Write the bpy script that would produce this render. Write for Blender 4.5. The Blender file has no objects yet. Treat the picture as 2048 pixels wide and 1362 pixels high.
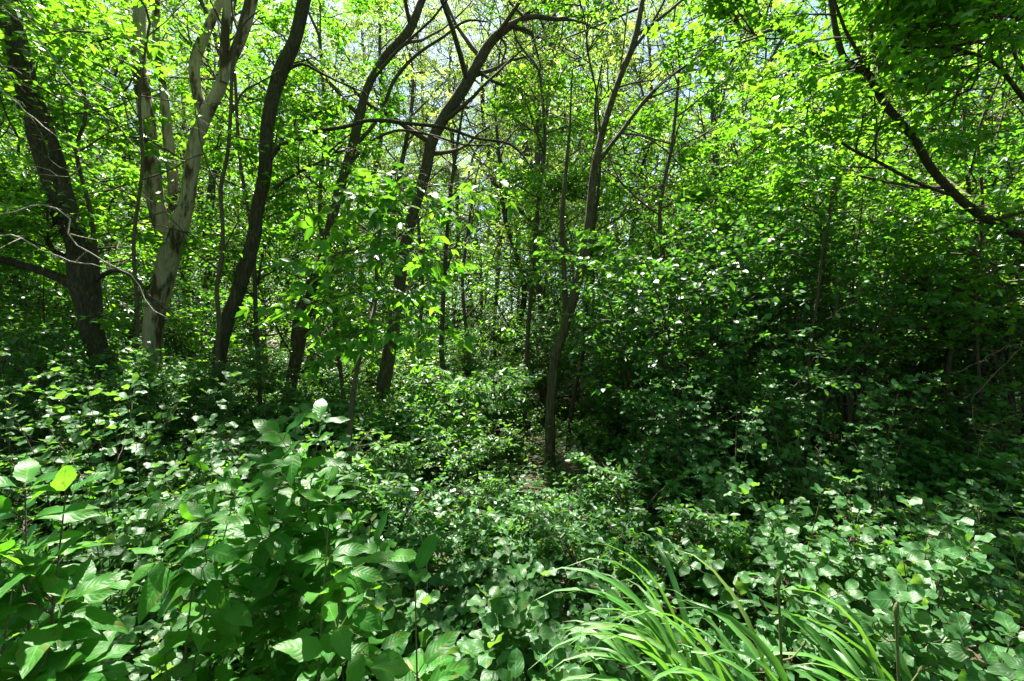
import bpy, math
import numpy as np
from mathutils import Matrix, Vector

# ------------------------------------------------------------------ camera, sky, sun, exposure
scene = bpy.context.scene
CAM_H, FPX = 1.6, 910.2                       # eye height; focal length in pixels of the 2048-wide photograph
cam_data = bpy.data.cameras.new('camera')
cam_data.lens = 16.0
cam_data.sensor_width = 36.0
cam_data.clip_start = 0.05
cam_data.clip_end = 2000.0
cam = bpy.data.objects.new('camera', cam_data)
scene.collection.objects.link(cam)
cam.location = (0, 0, CAM_H)
cam.rotation_euler = (math.radians(90), 0, 0)
scene.camera = cam

SUN_EL, SUN_AZ = 64.0, -16.0                  # azimuth from the view direction, positive to the right
el, az = math.radians(SUN_EL), math.radians(SUN_AZ)
TO_SUN = np.array([math.sin(az) * math.cos(el), math.cos(az) * math.cos(el), math.sin(el)])
world = bpy.data.worlds.new('World')
scene.world = world
world.use_nodes = True
wn = world.node_tree
for n in list(wn.nodes):
    wn.nodes.remove(n)
sky = wn.nodes.new('ShaderNodeTexSky')
sky.sky_type = 'NISHITA'
sky.sun_disc = False
sky.sun_elevation = el
sky.sun_rotation = az
sky.air_density = 1.0
sky.dust_density = 1.2
bg = wn.nodes.new('ShaderNodeBackground')
bg.inputs[1].default_value = 0.058
wo = wn.nodes.new('ShaderNodeOutputWorld')
wn.links.new(sky.outputs[0], bg.inputs[0])
wn.links.new(bg.outputs[0], wo.inputs[0])

sun_data = bpy.data.lights.new('sun', 'SUN')
sun_data.energy = 5.0
sun_data.angle = math.radians(0.53)
sun_data.color = (1.0, 0.95, 0.86)
sun = bpy.data.objects.new('sun', sun_data)
scene.collection.objects.link(sun)
sun.location = (0, 0, 40)
sun.rotation_euler = Vector(TO_SUN).to_track_quat('Z', 'Y').to_euler()

scene.view_settings.view_transform = 'Standard'
scene.view_settings.look = 'None'
scene.view_settings.exposure = 2.4
scene.view_settings.gamma = 1.0
scene.view_settings.use_curve_mapping = False
scene.render.filter_size = 1.2
scene.cycles.max_bounces = 8
scene.cycles.diffuse_bounces = 4
scene.cycles.transmission_bounces = 5
scene.cycles.glossy_bounces = 2

rng = np.random.default_rng(11)
COL = scene.collection


# ------------------------------------------------------------------ small helpers
def at(px, py, D):
    """World point seen at photograph pixel (px, py), D metres ahead."""
    return np.array([(px - 1024) / FPX * D, D, CAM_H + (681 - py) / FPX * D])


def ground_z(x, y):
    x, y = np.asarray(x, float), np.asarray(y, float)
    near = np.exp(-((x / 9) ** 2 + (y / 9) ** 2))
    z = 0.10 * np.sin(x * 0.55 + 1.3) * np.cos(y * 0.42) + 0.05 * np.sin(x * 1.7 + y * 1.1)
    return z * (1 - 0.7 * near)


def norm(v):
    return v / np.maximum(np.linalg.norm(v, axis=-1, keepdims=True), 1e-9)


def make_mesh(name, V, F4=None, F3=None, mat=None, var=None, uv=None, smooth=True):
    me = bpy.data.meshes.new(name)
    V = np.ascontiguousarray(V, np.float32)
    parts, starts, o = [], [], 0
    for F, k in ((F4, 4), (F3, 3)):
        if F is not None and len(F):
            F = np.asarray(F, np.int32).reshape(-1, k)
            parts.append(F.ravel())
            starts.append(o + np.arange(len(F), dtype=np.int32) * k)
            o += F.size
    loops, starts = np.concatenate(parts), np.concatenate(starts)
    me.vertices.add(len(V))
    me.vertices.foreach_set('co', V.ravel())
    me.loops.add(len(loops))
    me.loops.foreach_set('vertex_index', loops)
    me.polygons.add(len(starts))
    me.polygons.foreach_set('loop_start', starts)
    if smooth:
        me.polygons.foreach_set('use_smooth', np.ones(len(starts), bool))
    me.update(calc_edges=True)
    if var is not None:
        a = me.attributes.new('var', 'FLOAT', 'POINT')
        a.data.foreach_set('value', np.ascontiguousarray(var, np.float32))
    if uv is not None:
        l = me.uv_layers.new(name='UVMap')
        l.data.foreach_set('uv', np.ascontiguousarray(uv[loops], np.float32).ravel())
    if mat is not None:
        me.materials.append(mat)
    return me


def thing(name, label, cat, loc, group=None):
    o = bpy.data.objects.new(name, None)
    COL.objects.link(o)
    o.location = loc
    o.empty_display_size = 0.1
    o['label'] = label
    o['category'] = cat
    if group:
        o['group'] = group
    return o


def part(name, me, parent=None, kind=None, label=None):
    o = bpy.data.objects.new(name, me)
    COL.objects.link(o)
    if parent is not None:
        o.parent = parent
    if kind:
        o['kind'] = kind
    if label:
        o['label'] = label
    return o


def dup(root, loc, rotz=0.0, scale=1.0, label=None, group=None):
    r = root.copy()
    COL.objects.link(r)
    r.location = loc
    r.rotation_euler = (0, 0, rotz)
    s = scale if hasattr(scale, '__len__') else (scale,) * 3
    r.scale = s
    if label:
        r['label'] = label
    if group:
        r['group'] = group
    for ch in root.children:
        c = ch.copy()
        COL.objects.link(c)
        c.parent = r
    return r


# ------------------------------------------------------------------ materials
def new_mat(name):
    m = bpy.data.materials.new(name)
    m.use_nodes = True
    nt = m.node_tree
    for n in list(nt.nodes):
        nt.nodes.remove(n)
    out = nt.nodes.new('ShaderNodeOutputMaterial')
    return m, nt, out


def mixrgb(nt, fac, a, b, mode='MIX'):
    n = nt.nodes.new('ShaderNodeMix')
    n.data_type = 'RGBA'
    n.blend_type = mode
    n.clamp_factor = True
    for s, v in ((0, fac), (6, a), (7, b)):
        if hasattr(v, 'links') or hasattr(v, 'is_linked'):
            nt.links.new(v, n.inputs[s])
        elif s == 0:
            n.inputs[0].default_value = v
        else:
            n.inputs[s].default_value = (*v, 1)
    return n.outputs[2]


def math_n(nt, op, a, b=0.0):
    n = nt.nodes.new('ShaderNodeMath')
    n.operation = op
    for i, v in enumerate((a, b)):
        if hasattr(v, 'is_linked'):
            nt.links.new(v, n.inputs[i])
        else:
            n.inputs[i].default_value = v
    return n.outputs[0]


def leaf_mat(name, c1, c2, t1, t2, trans=0.45, rough=0.42, spec=0.5, veins=0, per_object=False, vein_slope=0.55, blade=False):
    m, nt, out = new_mat(name)
    L = nt.links
    if per_object:
        oi = nt.nodes.new('ShaderNodeObjectInfo')
        var = oi.outputs['Random']
    else:
        a = nt.nodes.new('ShaderNodeAttribute')
        a.attribute_name = 'var'
        oi = nt.nodes.new('ShaderNodeObjectInfo')
        var = math_n(nt, 'ADD', math_n(nt, 'MULTIPLY', a.outputs['Fac'], 0.7), math_n(nt, 'MULTIPLY', oi.outputs['Random'], 0.3))
    col = mixrgb(nt, var, c1, c2)
    tcol = mixrgb(nt, var, t1, t2)
    bs = nt.nodes.new('ShaderNodeBsdfPrincipled')
    bs.inputs['Roughness'].default_value = rough
    bs.inputs['Specular IOR Level'].default_value = spec
    if veins or blade:
        uvn = nt.nodes.new('ShaderNodeUVMap')
        sx = nt.nodes.new('ShaderNodeSeparateXYZ')
        L.new(uvn.outputs[0], sx.inputs[0])
        u, v = sx.outputs[0], math_n(nt, 'ABSOLUTE', sx.outputs[1])
        if blade:
            w = math_n(nt, 'SINE', math_n(nt, 'MULTIPLY', v, 34.0))
            h = math_n(nt, 'MULTIPLY', w, 0.5)
            rib = math_n(nt, 'LESS_THAN', v, 0.10)
            fac = math_n(nt, 'ADD', math_n(nt, 'MULTIPLY', rib, 0.35), math_n(nt, 'MULTIPLY', math_n(nt, 'MAXIMUM', w, 0.0), 0.15))
        else:
            ph = math_n(nt, 'SUBTRACT', u, math_n(nt, 'MULTIPLY', math_n(nt, 'POWER', v, 1.3), vein_slope * 0.45))
            w = math_n(nt, 'SINE', math_n(nt, 'MULTIPLY', ph, 6.2832 * veins))
            h = math_n(nt, 'POWER', math_n(nt, 'ABSOLUTE', math_n(nt, 'MULTIPLY', math_n(nt, 'ADD', w, 1.0), 0.5)), 0.5)
            line = math_n(nt, 'LESS_THAN', w, -0.93)
            rib = math_n(nt, 'LESS_THAN', v, 0.045)
            fac = math_n(nt, 'MULTIPLY', math_n(nt, 'MAXIMUM', math_n(nt, 'MULTIPLY', line, 0.6), rib), 0.5)
        nz = nt.nodes.new('ShaderNodeTexNoise')
        nz.inputs['Scale'].default_value = 9.0
        nz.inputs['Detail'].default_value = 4.0
        L.new(uvn.outputs[0], nz.inputs[0])
        col = mixrgb(nt, math_n(nt, 'MULTIPLY', nz.outputs[0], 0.35), col, tuple(0.55 * x for x in c1))
        # worn spots and browned patches, other ones on each leaf
        off = nt.nodes.new('ShaderNodeVectorMath')
        off.operation = 'MULTIPLY_ADD'
        off.inputs[1].default_value = (1.0, 0.45, 1.0)
        L.new(uvn.outputs[0], off.inputs[0])
        cmb = nt.nodes.new('ShaderNodeCombineXYZ')
        for q_, f_ in ((0, 37.0), (1, 91.0), (2, 53.0)):
            L.new(math_n(nt, 'MULTIPLY', oi.outputs['Random'], f_), cmb.inputs[q_])
        L.new(cmb.outputs[0], off.inputs[2])
        n3 = nt.nodes.new('ShaderNodeTexNoise')
        n3.inputs['Scale'].default_value = 4.5
        n3.inputs['Detail'].default_value = 6
        L.new(off.outputs[0], n3.inputs[0])
        r3 = nt.nodes.new('ShaderNodeValToRGB')
        r3.color_ramp.elements[0].position = 0.61
        r3.color_ramp.elements[1].position = 0.66
        L.new(n3.outputs[0], r3.inputs[0])
        worn = math_n(nt, 'MULTIPLY', r3.outputs[0], 0.75)
        if per_object:                        # a few leaves turn yellow early
            old = math_n(nt, 'MULTIPLY', math_n(nt, 'GREATER_THAN', oi.outputs['Random'], 0.996), 0.5)
            col = mixrgb(nt, old, col, (0.22, 0.22, 0.035))
        col = mixrgb(nt, worn, col, (0.16, 0.11, 0.035))
        tcol = mixrgb(nt, worn, tcol, (0.14, 0.10, 0.02))
        col = mixrgb(nt, fac, col, tuple(min(1, 1.9 * x + 0.03) for x in c2))
        tcol = mixrgb(nt, fac, tcol, tuple(0.7 * x for x in t1))
        bp = nt.nodes.new('ShaderNodeBump')
        bp.inputs['Strength'].default_value = 0.25 if blade else 0.17
        bp.inputs['Distance'].default_value = 0.003
        L.new(h, bp.inputs['Height'])
        L.new(bp.outputs[0], bs.inputs['Normal'])
    L.new(col, bs.inputs['Base Color'])
    tr = nt.nodes.new('ShaderNodeBsdfTranslucent')
    L.new(tcol, tr.inputs[0])
    mx = nt.nodes.new('ShaderNodeMixShader')
    mx.inputs[0].default_value = trans
    L.new(bs.outputs[0], mx.inputs[1])
    L.new(tr.outputs[0], mx.inputs[2])
    L.new(mx.outputs[0], out.inputs[0])
    return m


def bark_mat(name, dark, light, scale=(16, 16, 3.2), bump=0.9, crack=None, moss=None, cells=1.6):
    m, nt, out = new_mat(name)
    L = nt.links
    tc = nt.nodes.new('ShaderNodeTexCoord')
    mp = nt.nodes.new('ShaderNodeMapping')
    mp.inputs['Scale'].default_value = scale
    L.new(tc.outputs['Object'], mp.inputs[0])
    n1 = nt.nodes.new('ShaderNodeTexNoise')
    n1.inputs['Scale'].default_value = 1.6
    n1.inputs['Detail'].default_value = 8
    n1.inputs['Roughness'].default_value = 0.65
    n1.inputs['Distortion'].default_value = 0.6
    L.new(mp.outputs[0], n1.inputs[0])
    nd = nt.nodes.new('ShaderNodeTexNoise')
    nd.inputs['Scale'].default_value = 0.9
    nd.inputs['Detail'].default_value = 6
    L.new(mp.outputs[0], nd.inputs[0])
    va = nt.nodes.new('ShaderNodeVectorMath')
    va.operation = 'MULTIPLY_ADD'
    va.inputs[1].default_value = (1.6, 1.6, 1.6)
    L.new(nd.outputs['Color'], va.inputs[0])
    L.new(mp.outputs[0], va.inputs[2])
    v = nt.nodes.new('ShaderNodeTexVoronoi')
    v.feature = 'DISTANCE_TO_EDGE'
    v.inputs['Scale'].default_value = 2.1
    L.new(va.outputs[0], v.inputs[0])
    ridge = math_n(nt, 'MULTIPLY', v.outputs[0], cells)
    h = math_n(nt, 'ADD', math_n(nt, 'MULTIPLY', ridge, 0.6), n1.outputs[0])
    cr = nt.nodes.new('ShaderNodeValToRGB')
    cr.color_ramp.elements[0].position = 0.3
    cr.color_ramp.elements[0].color = (*dark, 1)
    cr.color_ramp.elements[1].position = 0.95
    cr.color_ramp.elements[1].color = (*light, 1)
    L.new(h, cr.inputs[0])
    col = cr.outputs[0]
    n2 = nt.nodes.new('ShaderNodeTexNoise')
    n2.inputs['Scale'].default_value = 1.0
    n2.inputs['Detail'].default_value = 9
    n2.inputs['Roughness'].default_value = 0.6
    mp2 = nt.nodes.new('ShaderNodeMapping')
    mp2.inputs['Scale'].default_value = (6, 6, 1.5)
    L.new(tc.outputs['Object'], mp2.inputs[0])
    L.new(mp2.outputs[0], n2.inputs[0])
    if crack:
        r2 = nt.nodes.new('ShaderNodeValToRGB')
        r2.color_ramp.elements[0].position = 0.48
        r2.color_ramp.elements[1].position = 0.56
        L.new(n2.outputs[0], r2.inputs[0])
        col = mixrgb(nt, r2.outputs[0], col, crack)
    if moss:
        r2 = nt.nodes.new('ShaderNodeValToRGB')
        r2.color_ramp.elements[0].position = 0.5
        r2.color_ramp.elements[1].position = 0.75
        L.new(n2.outputs[0], r2.inputs[0])
        col = mixrgb(nt, math_n(nt, 'MULTIPLY', r2.outputs[0], 0.6), col, moss)
    bs = nt.nodes.new('ShaderNodeBsdfPrincipled')
    bs.inputs['Roughness'].default_value = 0.85
    bs.inputs['Specular IOR Level'].default_value = 0.25
    L.new(col, bs.inputs['Base Color'])
    bp = nt.nodes.new('ShaderNodeBump')
    bp.inputs['Strength'].default_value = bump
    bp.inputs['Distance'].default_value = 0.04
    L.new(h, bp.inputs['Height'])
    L.new(bp.outputs[0], bs.inputs['Normal'])
    L.new(bs.outputs[0], out.inputs[0])
    return m


M_CANOPY = leaf_mat('canopy_leaf', (0.022, 0.115, 0.010), (0.055, 0.17, 0.016), (0.08, 0.35, 0.010), (0.29, 0.57, 0.022), 0.48, 0.38, 0.5)
M_BACK = leaf_mat('far_leaf', (0.045, 0.12, 0.025), (0.11, 0.185, 0.05), (0.17, 0.40, 0.03), (0.47, 0.60, 0.10), 0.48, 0.45, 0.45)
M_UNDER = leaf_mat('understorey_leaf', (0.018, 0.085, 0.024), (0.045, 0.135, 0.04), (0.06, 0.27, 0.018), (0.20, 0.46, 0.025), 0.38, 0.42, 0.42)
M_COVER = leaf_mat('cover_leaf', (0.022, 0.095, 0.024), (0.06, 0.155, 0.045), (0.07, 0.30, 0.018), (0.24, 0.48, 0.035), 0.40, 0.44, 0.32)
M_ASH = leaf_mat('ash_leaf', (0.02, 0.12, 0.012), (0.05, 0.175, 0.02), (0.08, 0.34, 0.012), (0.22, 0.50, 0.025), 0.42, 0.46, 0.3, veins=8, per_object=True, vein_slope=0.5)
M_OVAL = leaf_mat('oval_leaf', (0.024, 0.10, 0.026), (0.065, 0.165, 0.052), (0.10, 0.32, 0.02), (0.24, 0.45, 0.04), 0.38, 0.44, 0.32, veins=5, per_object=True, vein_slope=1.1)
M_HERB = leaf_mat('herb_leaf', (0.02, 0.11, 0.022), (0.06, 0.165, 0.045), (0.09, 0.30, 0.03), (0.22, 0.42, 0.05), 0.36, 0.45, 0.35, veins=7, per_object=True, vein_slope=0.6)
M_BLADE = leaf_mat('blade_leaf', (0.035, 0.14, 0.02), (0.08, 0.21, 0.04), (0.10, 0.34, 0.02), (0.22, 0.48, 0.04), 0.33, 0.36, 0.5, per_object=True, blade=True)
M_BARK = bark_mat('dark_bark', (0.010, 0.008, 0.006), (0.10, 0.078, 0.056), moss=(0.055, 0.065, 0.04))
M_BARKG = bark_mat('grey_brown_bark', (0.02, 0.015, 0.010), (0.15, 0.115, 0.078), moss=(0.07, 0.09, 0.04))
M_DEAD = bark_mat('barkless_wood', (0.24, 0.18, 0.13), (0.62, 0.54, 0.46), (24, 24, 1.3), 0.7, crack=(0.07, 0.045, 0.03), cells=.3)
M_TWIG = bark_mat('twig_bark', (0.03, 0.022, 0.015), (0.14, 0.11, 0.08), (30, 30, 12), 0.4)
M_DRY = bark_mat('dry_grey_wood', (0.16, 0.13, 0.11), (0.45, 0.40, 0.36), (30, 30, 10), 0.4)
M_STEM = bark_mat('green_stem', (0.05, 0.07, 0.02), (0.13, 0.14, 0.05), (30, 30, 10), 0.2)


def ground_mat():
    m, nt, out = new_mat('forest_floor')
    L = nt.links
    tc = nt.nodes.new('ShaderNodeTexCoord')
    n1 = nt.nodes.new('ShaderNodeTexNoise')
    n1.inputs['Scale'].default_value = 9
    n1.inputs['Detail'].default_value = 9
    n1.inputs['Roughness'].default_value = 0.7
    L.new(tc.outputs['Object'], n1.inputs[0])
    n2 = nt.nodes.new('ShaderNodeTexNoise')
    n2.inputs['Scale'].default_value = 0.7
    n2.inputs['Detail'].default_value = 5
    L.new(tc.outputs['Object'], n2.inputs[0])
    cr = nt.nodes.new('ShaderNodeValToRGB')
    cr.color_ramp.elements[0].position = 0.3
    cr.color_ramp.elements[0].color = (0.012, 0.008, 0.005, 1)
    cr.color_ramp.elements[1].position = 0.75
    cr.color_ramp.elements[1].color = (0.08, 0.052, 0.03, 1)
    L.new(n1.outputs[0], cr.inputs[0])
    c = mixrgb(nt, math_n(nt, 'MULTIPLY', n2.outputs[0], 0.5), cr.outputs[0], (0.035, 0.05, 0.015))
    bs = nt.nodes.new('ShaderNodeBsdfPrincipled')
    bs.inputs['Roughness'].default_value = 0.95
    L.new(c, bs.inputs['Base Color'])
    bp = nt.nodes.new('ShaderNodeBump')
    bp.inputs['Strength'].default_value = 1.0
    bp.inputs['Distance'].default_value = 0.04
    L.new(n1.outputs[0], bp.inputs['Height'])
    L.new(bp.outputs[0], bs.inputs['Normal'])
    L.new(bs.outputs[0], out.inputs[0])
    return m


M_GROUND = ground_mat()
M_LITTER = leaf_mat('litter_leaf', (0.05, 0.03, 0.015), (0.13, 0.08, 0.04), (0.05, 0.028, 0.012), (0.10, 0.06, 0.03), 0.12, 0.7, 0.3)


# ------------------------------------------------------------------ geometry kit
def catmull(P, n):
    """Smooth curve of n points through the rows of P (any number of columns)."""
    P = np.asarray(P, float)
    if len(P) == 2:
        t = np.linspace(0, 1, n)[:, None]
        return P[0] * (1 - t) + P[1] * t
    seg = np.r_[0, np.cumsum(np.maximum(np.linalg.norm(np.diff(P[:, :3], axis=0), axis=1), 1e-6))]
    s = np.linspace(0, seg[-1], n)
    m = np.gradient(P, seg, axis=0)
    i = np.clip(np.searchsorted(seg, s, side='right') - 1, 0, len(P) - 2)
    h = (seg[i + 1] - seg[i])[:, None]
    t = ((s - seg[i])[:, None]) / h
    return ((2 * t ** 3 - 3 * t ** 2 + 1) * P[i] + (t ** 3 - 2 * t ** 2 + t) * h * m[i]
            + (-2 * t ** 3 + 3 * t ** 2) * P[i + 1] + (t ** 3 - t ** 2) * h * m[i + 1])


def tubes(paths, radii, sides, rough=0.0, seed=0):
    """Tubes along N paths (N,k,3) with radii (N,k): vertices and quads."""
    paths = np.asarray(paths, float)
    if paths.ndim == 2:
        paths, radii = paths[None], np.asarray(radii)[None]
    N, k = paths.shape[:2]
    T = norm(np.gradient(paths, axis=1))
    up = np.abs(T[:, :, 2].mean(1)) > 0.7
    ref = np.where(up[:, None, None], np.array([0, 1.0, 0]), np.array([0, 0, 1.0])) * np.ones_like(T)
    A = norm(np.cross(T, ref))
    B = np.cross(T, A)
    th = np.linspace(0, 2 * np.pi, sides, endpoint=False)
    r = np.asarray(radii, float)[:, :, None] * np.ones(sides)
    if rough:
        g = np.random.default_rng(seed)
        s = np.r_[0, np.cumsum(np.linalg.norm(np.diff(paths[0], axis=0), axis=1))][:, None]
        d = np.zeros((k, sides))
        for f, a in ((3, 1.0), (5, 0.8), (8, 0.7), (11, 0.5)):
            ph, w1, w2 = g.uniform(0, 6.28, 3)
            d += a * np.sin(f * th[None] + ph + 1.2 * np.sin(s * g.uniform(1.5, 5) + w1)) * (0.6 + 0.4 * np.sin(s * g.uniform(3, 9) + w2))
        for f in (1, 2):
            d += 1.4 * np.sin(f * th[None] + g.uniform(0, 6.28) + s * g.uniform(.4, 1.5)) * np.sin(s * g.uniform(1.0, 2.6) + g.uniform(0, 6))
        d += g.normal(0, 0.5, d.shape)
        r = r * (1 + rough * d[None])
    V = paths[:, :, None] + r[..., None] * (A[:, :, None] * np.cos(th)[:, None] + B[:, :, None] * np.sin(th)[:, None])
    idx = np.arange(N * k * sides).reshape(N, k, sides)
    a, b = idx[:, :-1], idx[:, 1:]
    F = np.stack([a, np.roll(a, -1, 2), np.roll(b, -1, 2), b], -1).reshape(-1, 4)
    return V.reshape(-1, 3), F


class Buf:
    def __init__(self):
        self.V, self.F, self.n = [], [], 0

    def add(self, V, F):
        self.V.append(V)
        self.F.append(np.asarray(F) + self.n)
        self.n += len(V)

    def mesh(self, name, mat, origin=(0, 0, 0)):
        return make_mesh(name, np.concatenate(self.V) - np.asarray(origin), np.concatenate(self.F), None, mat)


def along(paths, t):
    """Points and tangents on paths[i] at t[i] (fractions)."""
    k = paths.shape[1]
    f = np.clip(t, 0, 0.9999) * (k - 1)
    i = f.astype(int)
    w = (f - i)[:, None]
    ar = np.arange(len(paths))
    a, b = paths[ar, i], paths[ar, i + 1]
    return a * (1 - w) + b * w, norm(b - a)


def spawn(paths, per, t0, t1, length, angle, flat, rise, g, k=4, shorten=0.5):
    """per side shoots on each path; flat keeps them level, rise bends the ends up (or down)."""
    N = len(paths)
    P = np.repeat(paths, per, 0)
    t = (np.tile((np.arange(per) + 0.5) / per, N) + g.uniform(-.5, .5, N * per) / per) * (t1 - t0) + t0
    pos, tan = along(P, t)
    side = norm(np.cross(tan, g.normal(0, 1, tan.shape) * [flat, flat, 1] + [0, 0, 0.5]))
    sgn = np.where(np.arange(N * per) % 2 == 0, 1.0, -1.0)[:, None]
    side = norm(side * sgn * [1, 1, 1 - 0.6 * (1 - flat)])
    a = np.radians(g.normal(angle, 9, N * per))[:, None]
    d = norm(tan * np.cos(a) + side * np.sin(a))
    L = (g.uniform(*length, N * per) * (1 - shorten * t))[:, None, None]
    s = np.linspace(0, 1, k)[None, :, None]
    wob = np.cumsum(g.normal(0, 0.05, (N * per, k, 3)), 1) * (s > 0)
    return pos[:, None] + L * (d[:, None] * s + np.array([0, 0, 1.0]) * rise * s ** 2 + wob * s)


TPL6 = np.array([[0, 0, 0], [.30, .44, .06], [.66, .34, .04], [1, 0, -.10], [.66, -.34, .04], [.30, -.44, .06]])
TF6 = np.array([[0, 3, 2, 1], [0, 5, 4, 3]])
TPL4 = np.array([[0, 0, 0], [.42, .46, .07], [1, 0, -.08], [.42, -.46, .07]])
TF4 = np.array([[0, 2, 1], [0, 3, 2]])
# gaps of the canopy the sunlight falls through: (point, radius)
BEAMS = []


def sunlit(pos, g, keep_low=0.35):
    """True where a leaf stays: it does not stand in one of the canopy's gaps."""
    keep = np.ones(len(pos), bool)
    for c, r in BEAMS:
        v = pos - c
        s = v @ TO_SUN
        d = np.linalg.norm(v - s[:, None] * TO_SUN, axis=1)
        rr = r * (0.85 + 0.25 * np.sin(pos[:, 0] * 3.1 + pos[:, 1] * 2.3) + g.uniform(-.2, .2, len(pos)))
        keep &= ~((s > keep_low) & (d < rr) & (g.random(len(pos)) < 0.97))
    return keep


def leaf_stations(twigs, per, g, length=(.06, .09), droop=0.25, tilt=0.45, t0=0.1, fan=0.9, compound=0):
    """Leaves on both sides of each twig: positions, directions, normals, lengths."""
    N = len(twigs)
    P = np.repeat(twigs, per, 0)
    t = np.tile(np.linspace(t0, 1, per), N) + g.uniform(-.04, .04, N * per)
    pos, tan = along(P, np.clip(t, 0, 1))
    side = norm(np.cross(tan, np.array([0, 0, 1.0]) + g.normal(0, .25, tan.shape)))
    sgn = np.where(np.arange(N * per) % 2 == 0, 1.0, -1.0)[:, None]
    tip = (np.tile(np.arange(per), N) == per - 1)[:, None]
    d = norm(tan * 0.55 + np.where(tip, 0, fan) * side * sgn + [0, 0, -droop] + g.normal(0, .22, tan.shape))
    up = norm(np.array([0, 0, 1.0]) + g.normal(0, tilt, tan.shape))
    n = norm(up - d * (up * d).sum(1, keepdims=True))
    L = g.uniform(*length, N * per)
    if compound:
        out = []
        sd = np.cross(n, d)
        for j in range(compound):
            if j == 0:
                out.append((pos + d * L[:, None] * 0.95, d, n, L))
            else:
                w = 1 if j % 2 else -1
                dd = norm(d * 0.45 + sd * w * 0.9 + g.normal(0, .12, d.shape) + [0, 0, -.12])
                nn = norm(n - dd * (n * dd).sum(1, keepdims=True))
                out.append((pos + d * (L * (0.85 - 0.35 * ((j - 1) // 2)))[:, None], dd, nn, L * .9))
        pos, d, n, L = [np.concatenate(z) for z in zip(*out)]
    return pos, d, n, L


def leaf_mesh(name, st, mat, g, width=0.6, origin=(0, 0, 0), simple=False, spread=0.5):
    pos, d, n, L = st
    T, F = (TPL4, TF4) if simple else (TPL6, TF6)
    b = np.cross(n, d)
    W = width * g.uniform(.85, 1.15, len(pos))
    curl = g.uniform(-.6, 2.2, len(pos))
    V = (pos - np.asarray(origin))[:, None] + L[:, None, None] * (
        T[None, :, 0:1] * d[:, None] + (T[None, :, 1] * W[:, None])[..., None] * b[:, None] + (T[None, :, 2] * curl[:, None])[..., None] * n[:, None])
    k = len(T)
    idx = (np.arange(len(pos)) * k)[:, None, None] + F[None]
    clump = 0.5 + 0.5 * np.sin(pos[:, 0] * 1.9 + 1) * np.sin(pos[:, 1] * 1.7) * np.sin(pos[:, 2] * 2.1)
    var = np.repeat(np.clip((1 - spread) * clump + spread * g.normal(.5, .6, len(pos)), 0, 1), k)
    if simple:
        return make_mesh(name, V.reshape(-1, 3), None, idx.reshape(-1, 3), mat, var, smooth=False)
    return make_mesh(name, V.reshape(-1, 3), idx.reshape(-1, 4), None, mat, var, smooth=False)


def trunk_path(pts, D, base_extra=None, n=None):
    """pts: (px, py, width px[, D]) from the base up -> curve rows x,y,z,radius."""
    rows = []
    for p in pts:
        d = p[3] if len(p) > 3 else D
        q = at(p[0], p[1], d)
        rows.append([*q, p[2] / FPX * d / 2 * .95 * math.cos(math.atan((p[0] - 1024) / FPX))])   # a wide lens widens what stands off its axis
    L = sum(np.linalg.norm(np.subtract(rows[i + 1][:3], rows[i][:3])) for i in range(len(rows) - 1))
    return catmull(rows, n or max(8, int(L / 0.09)))


def to_ground(curve):
    """Runs the foot of a trunk curve down into the ground with a root flare."""
    c = curve[0]
    gz = float(ground_z(c[0], c[1]))
    d = curve[0, :3] - curve[min(4, len(curve) - 1), :3]
    out = [np.array([c[0] + 0.4 * d[0], c[1], gz - 0.15, c[3] * 1.6]), np.array([c[0] + .25 * d[0], c[1], gz + 0.12, c[3] * 1.22])]
    if c[2] > gz + 0.5:
        out.append(np.array([c[0] + .1 * d[0], c[1], gz + 0.4, c[3] * 1.08]))
    return np.vstack([catmull(out + [curve[0]], 10)[:-1], curve])


def limbs_from(trunk, n, t0, t1, length, angle, rise, g, k=9):
    P = trunk[:, :3]
    i = np.clip((g.uniform(0, 1, n) * .6 / n + (np.arange(n) + .2) / n) * (t1 - t0) + t0, 0, .999) * (len(P) - 1)
    i = i.astype(int)
    az = np.arange(n) * 2.4 + g.uniform(0, 6.28)
    tan = norm(P[np.minimum(i + 1, len(P) - 1)] - P[np.maximum(i - 1, 0)])
    out = np.stack([np.cos(az), np.sin(az), 0 * az], 1)
    a = np.radians(g.normal(angle, 10, n))[:, None]
    d = norm(tan * np.cos(a) + out * np.sin(a))
    L = g.uniform(*length, n)[:, None, None]
    s = np.linspace(0, 1, k)[None, :, None]
    wob = np.cumsum(g.normal(0, .035, (n, k, 3)), 1)
    path = P[i][:, None] + L * (d[:, None] * s + np.array([0, 0, 1.0]) * rise * s ** 2 + wob * s)
    r0 = np.minimum(trunk[i, 3] * .55, 0.012 + 0.016 * L[:, 0, 0])
    rad = r0[:, None] * (1 - .85 * np.linspace(0, 1, k)[None])
    return path, rad


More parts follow.
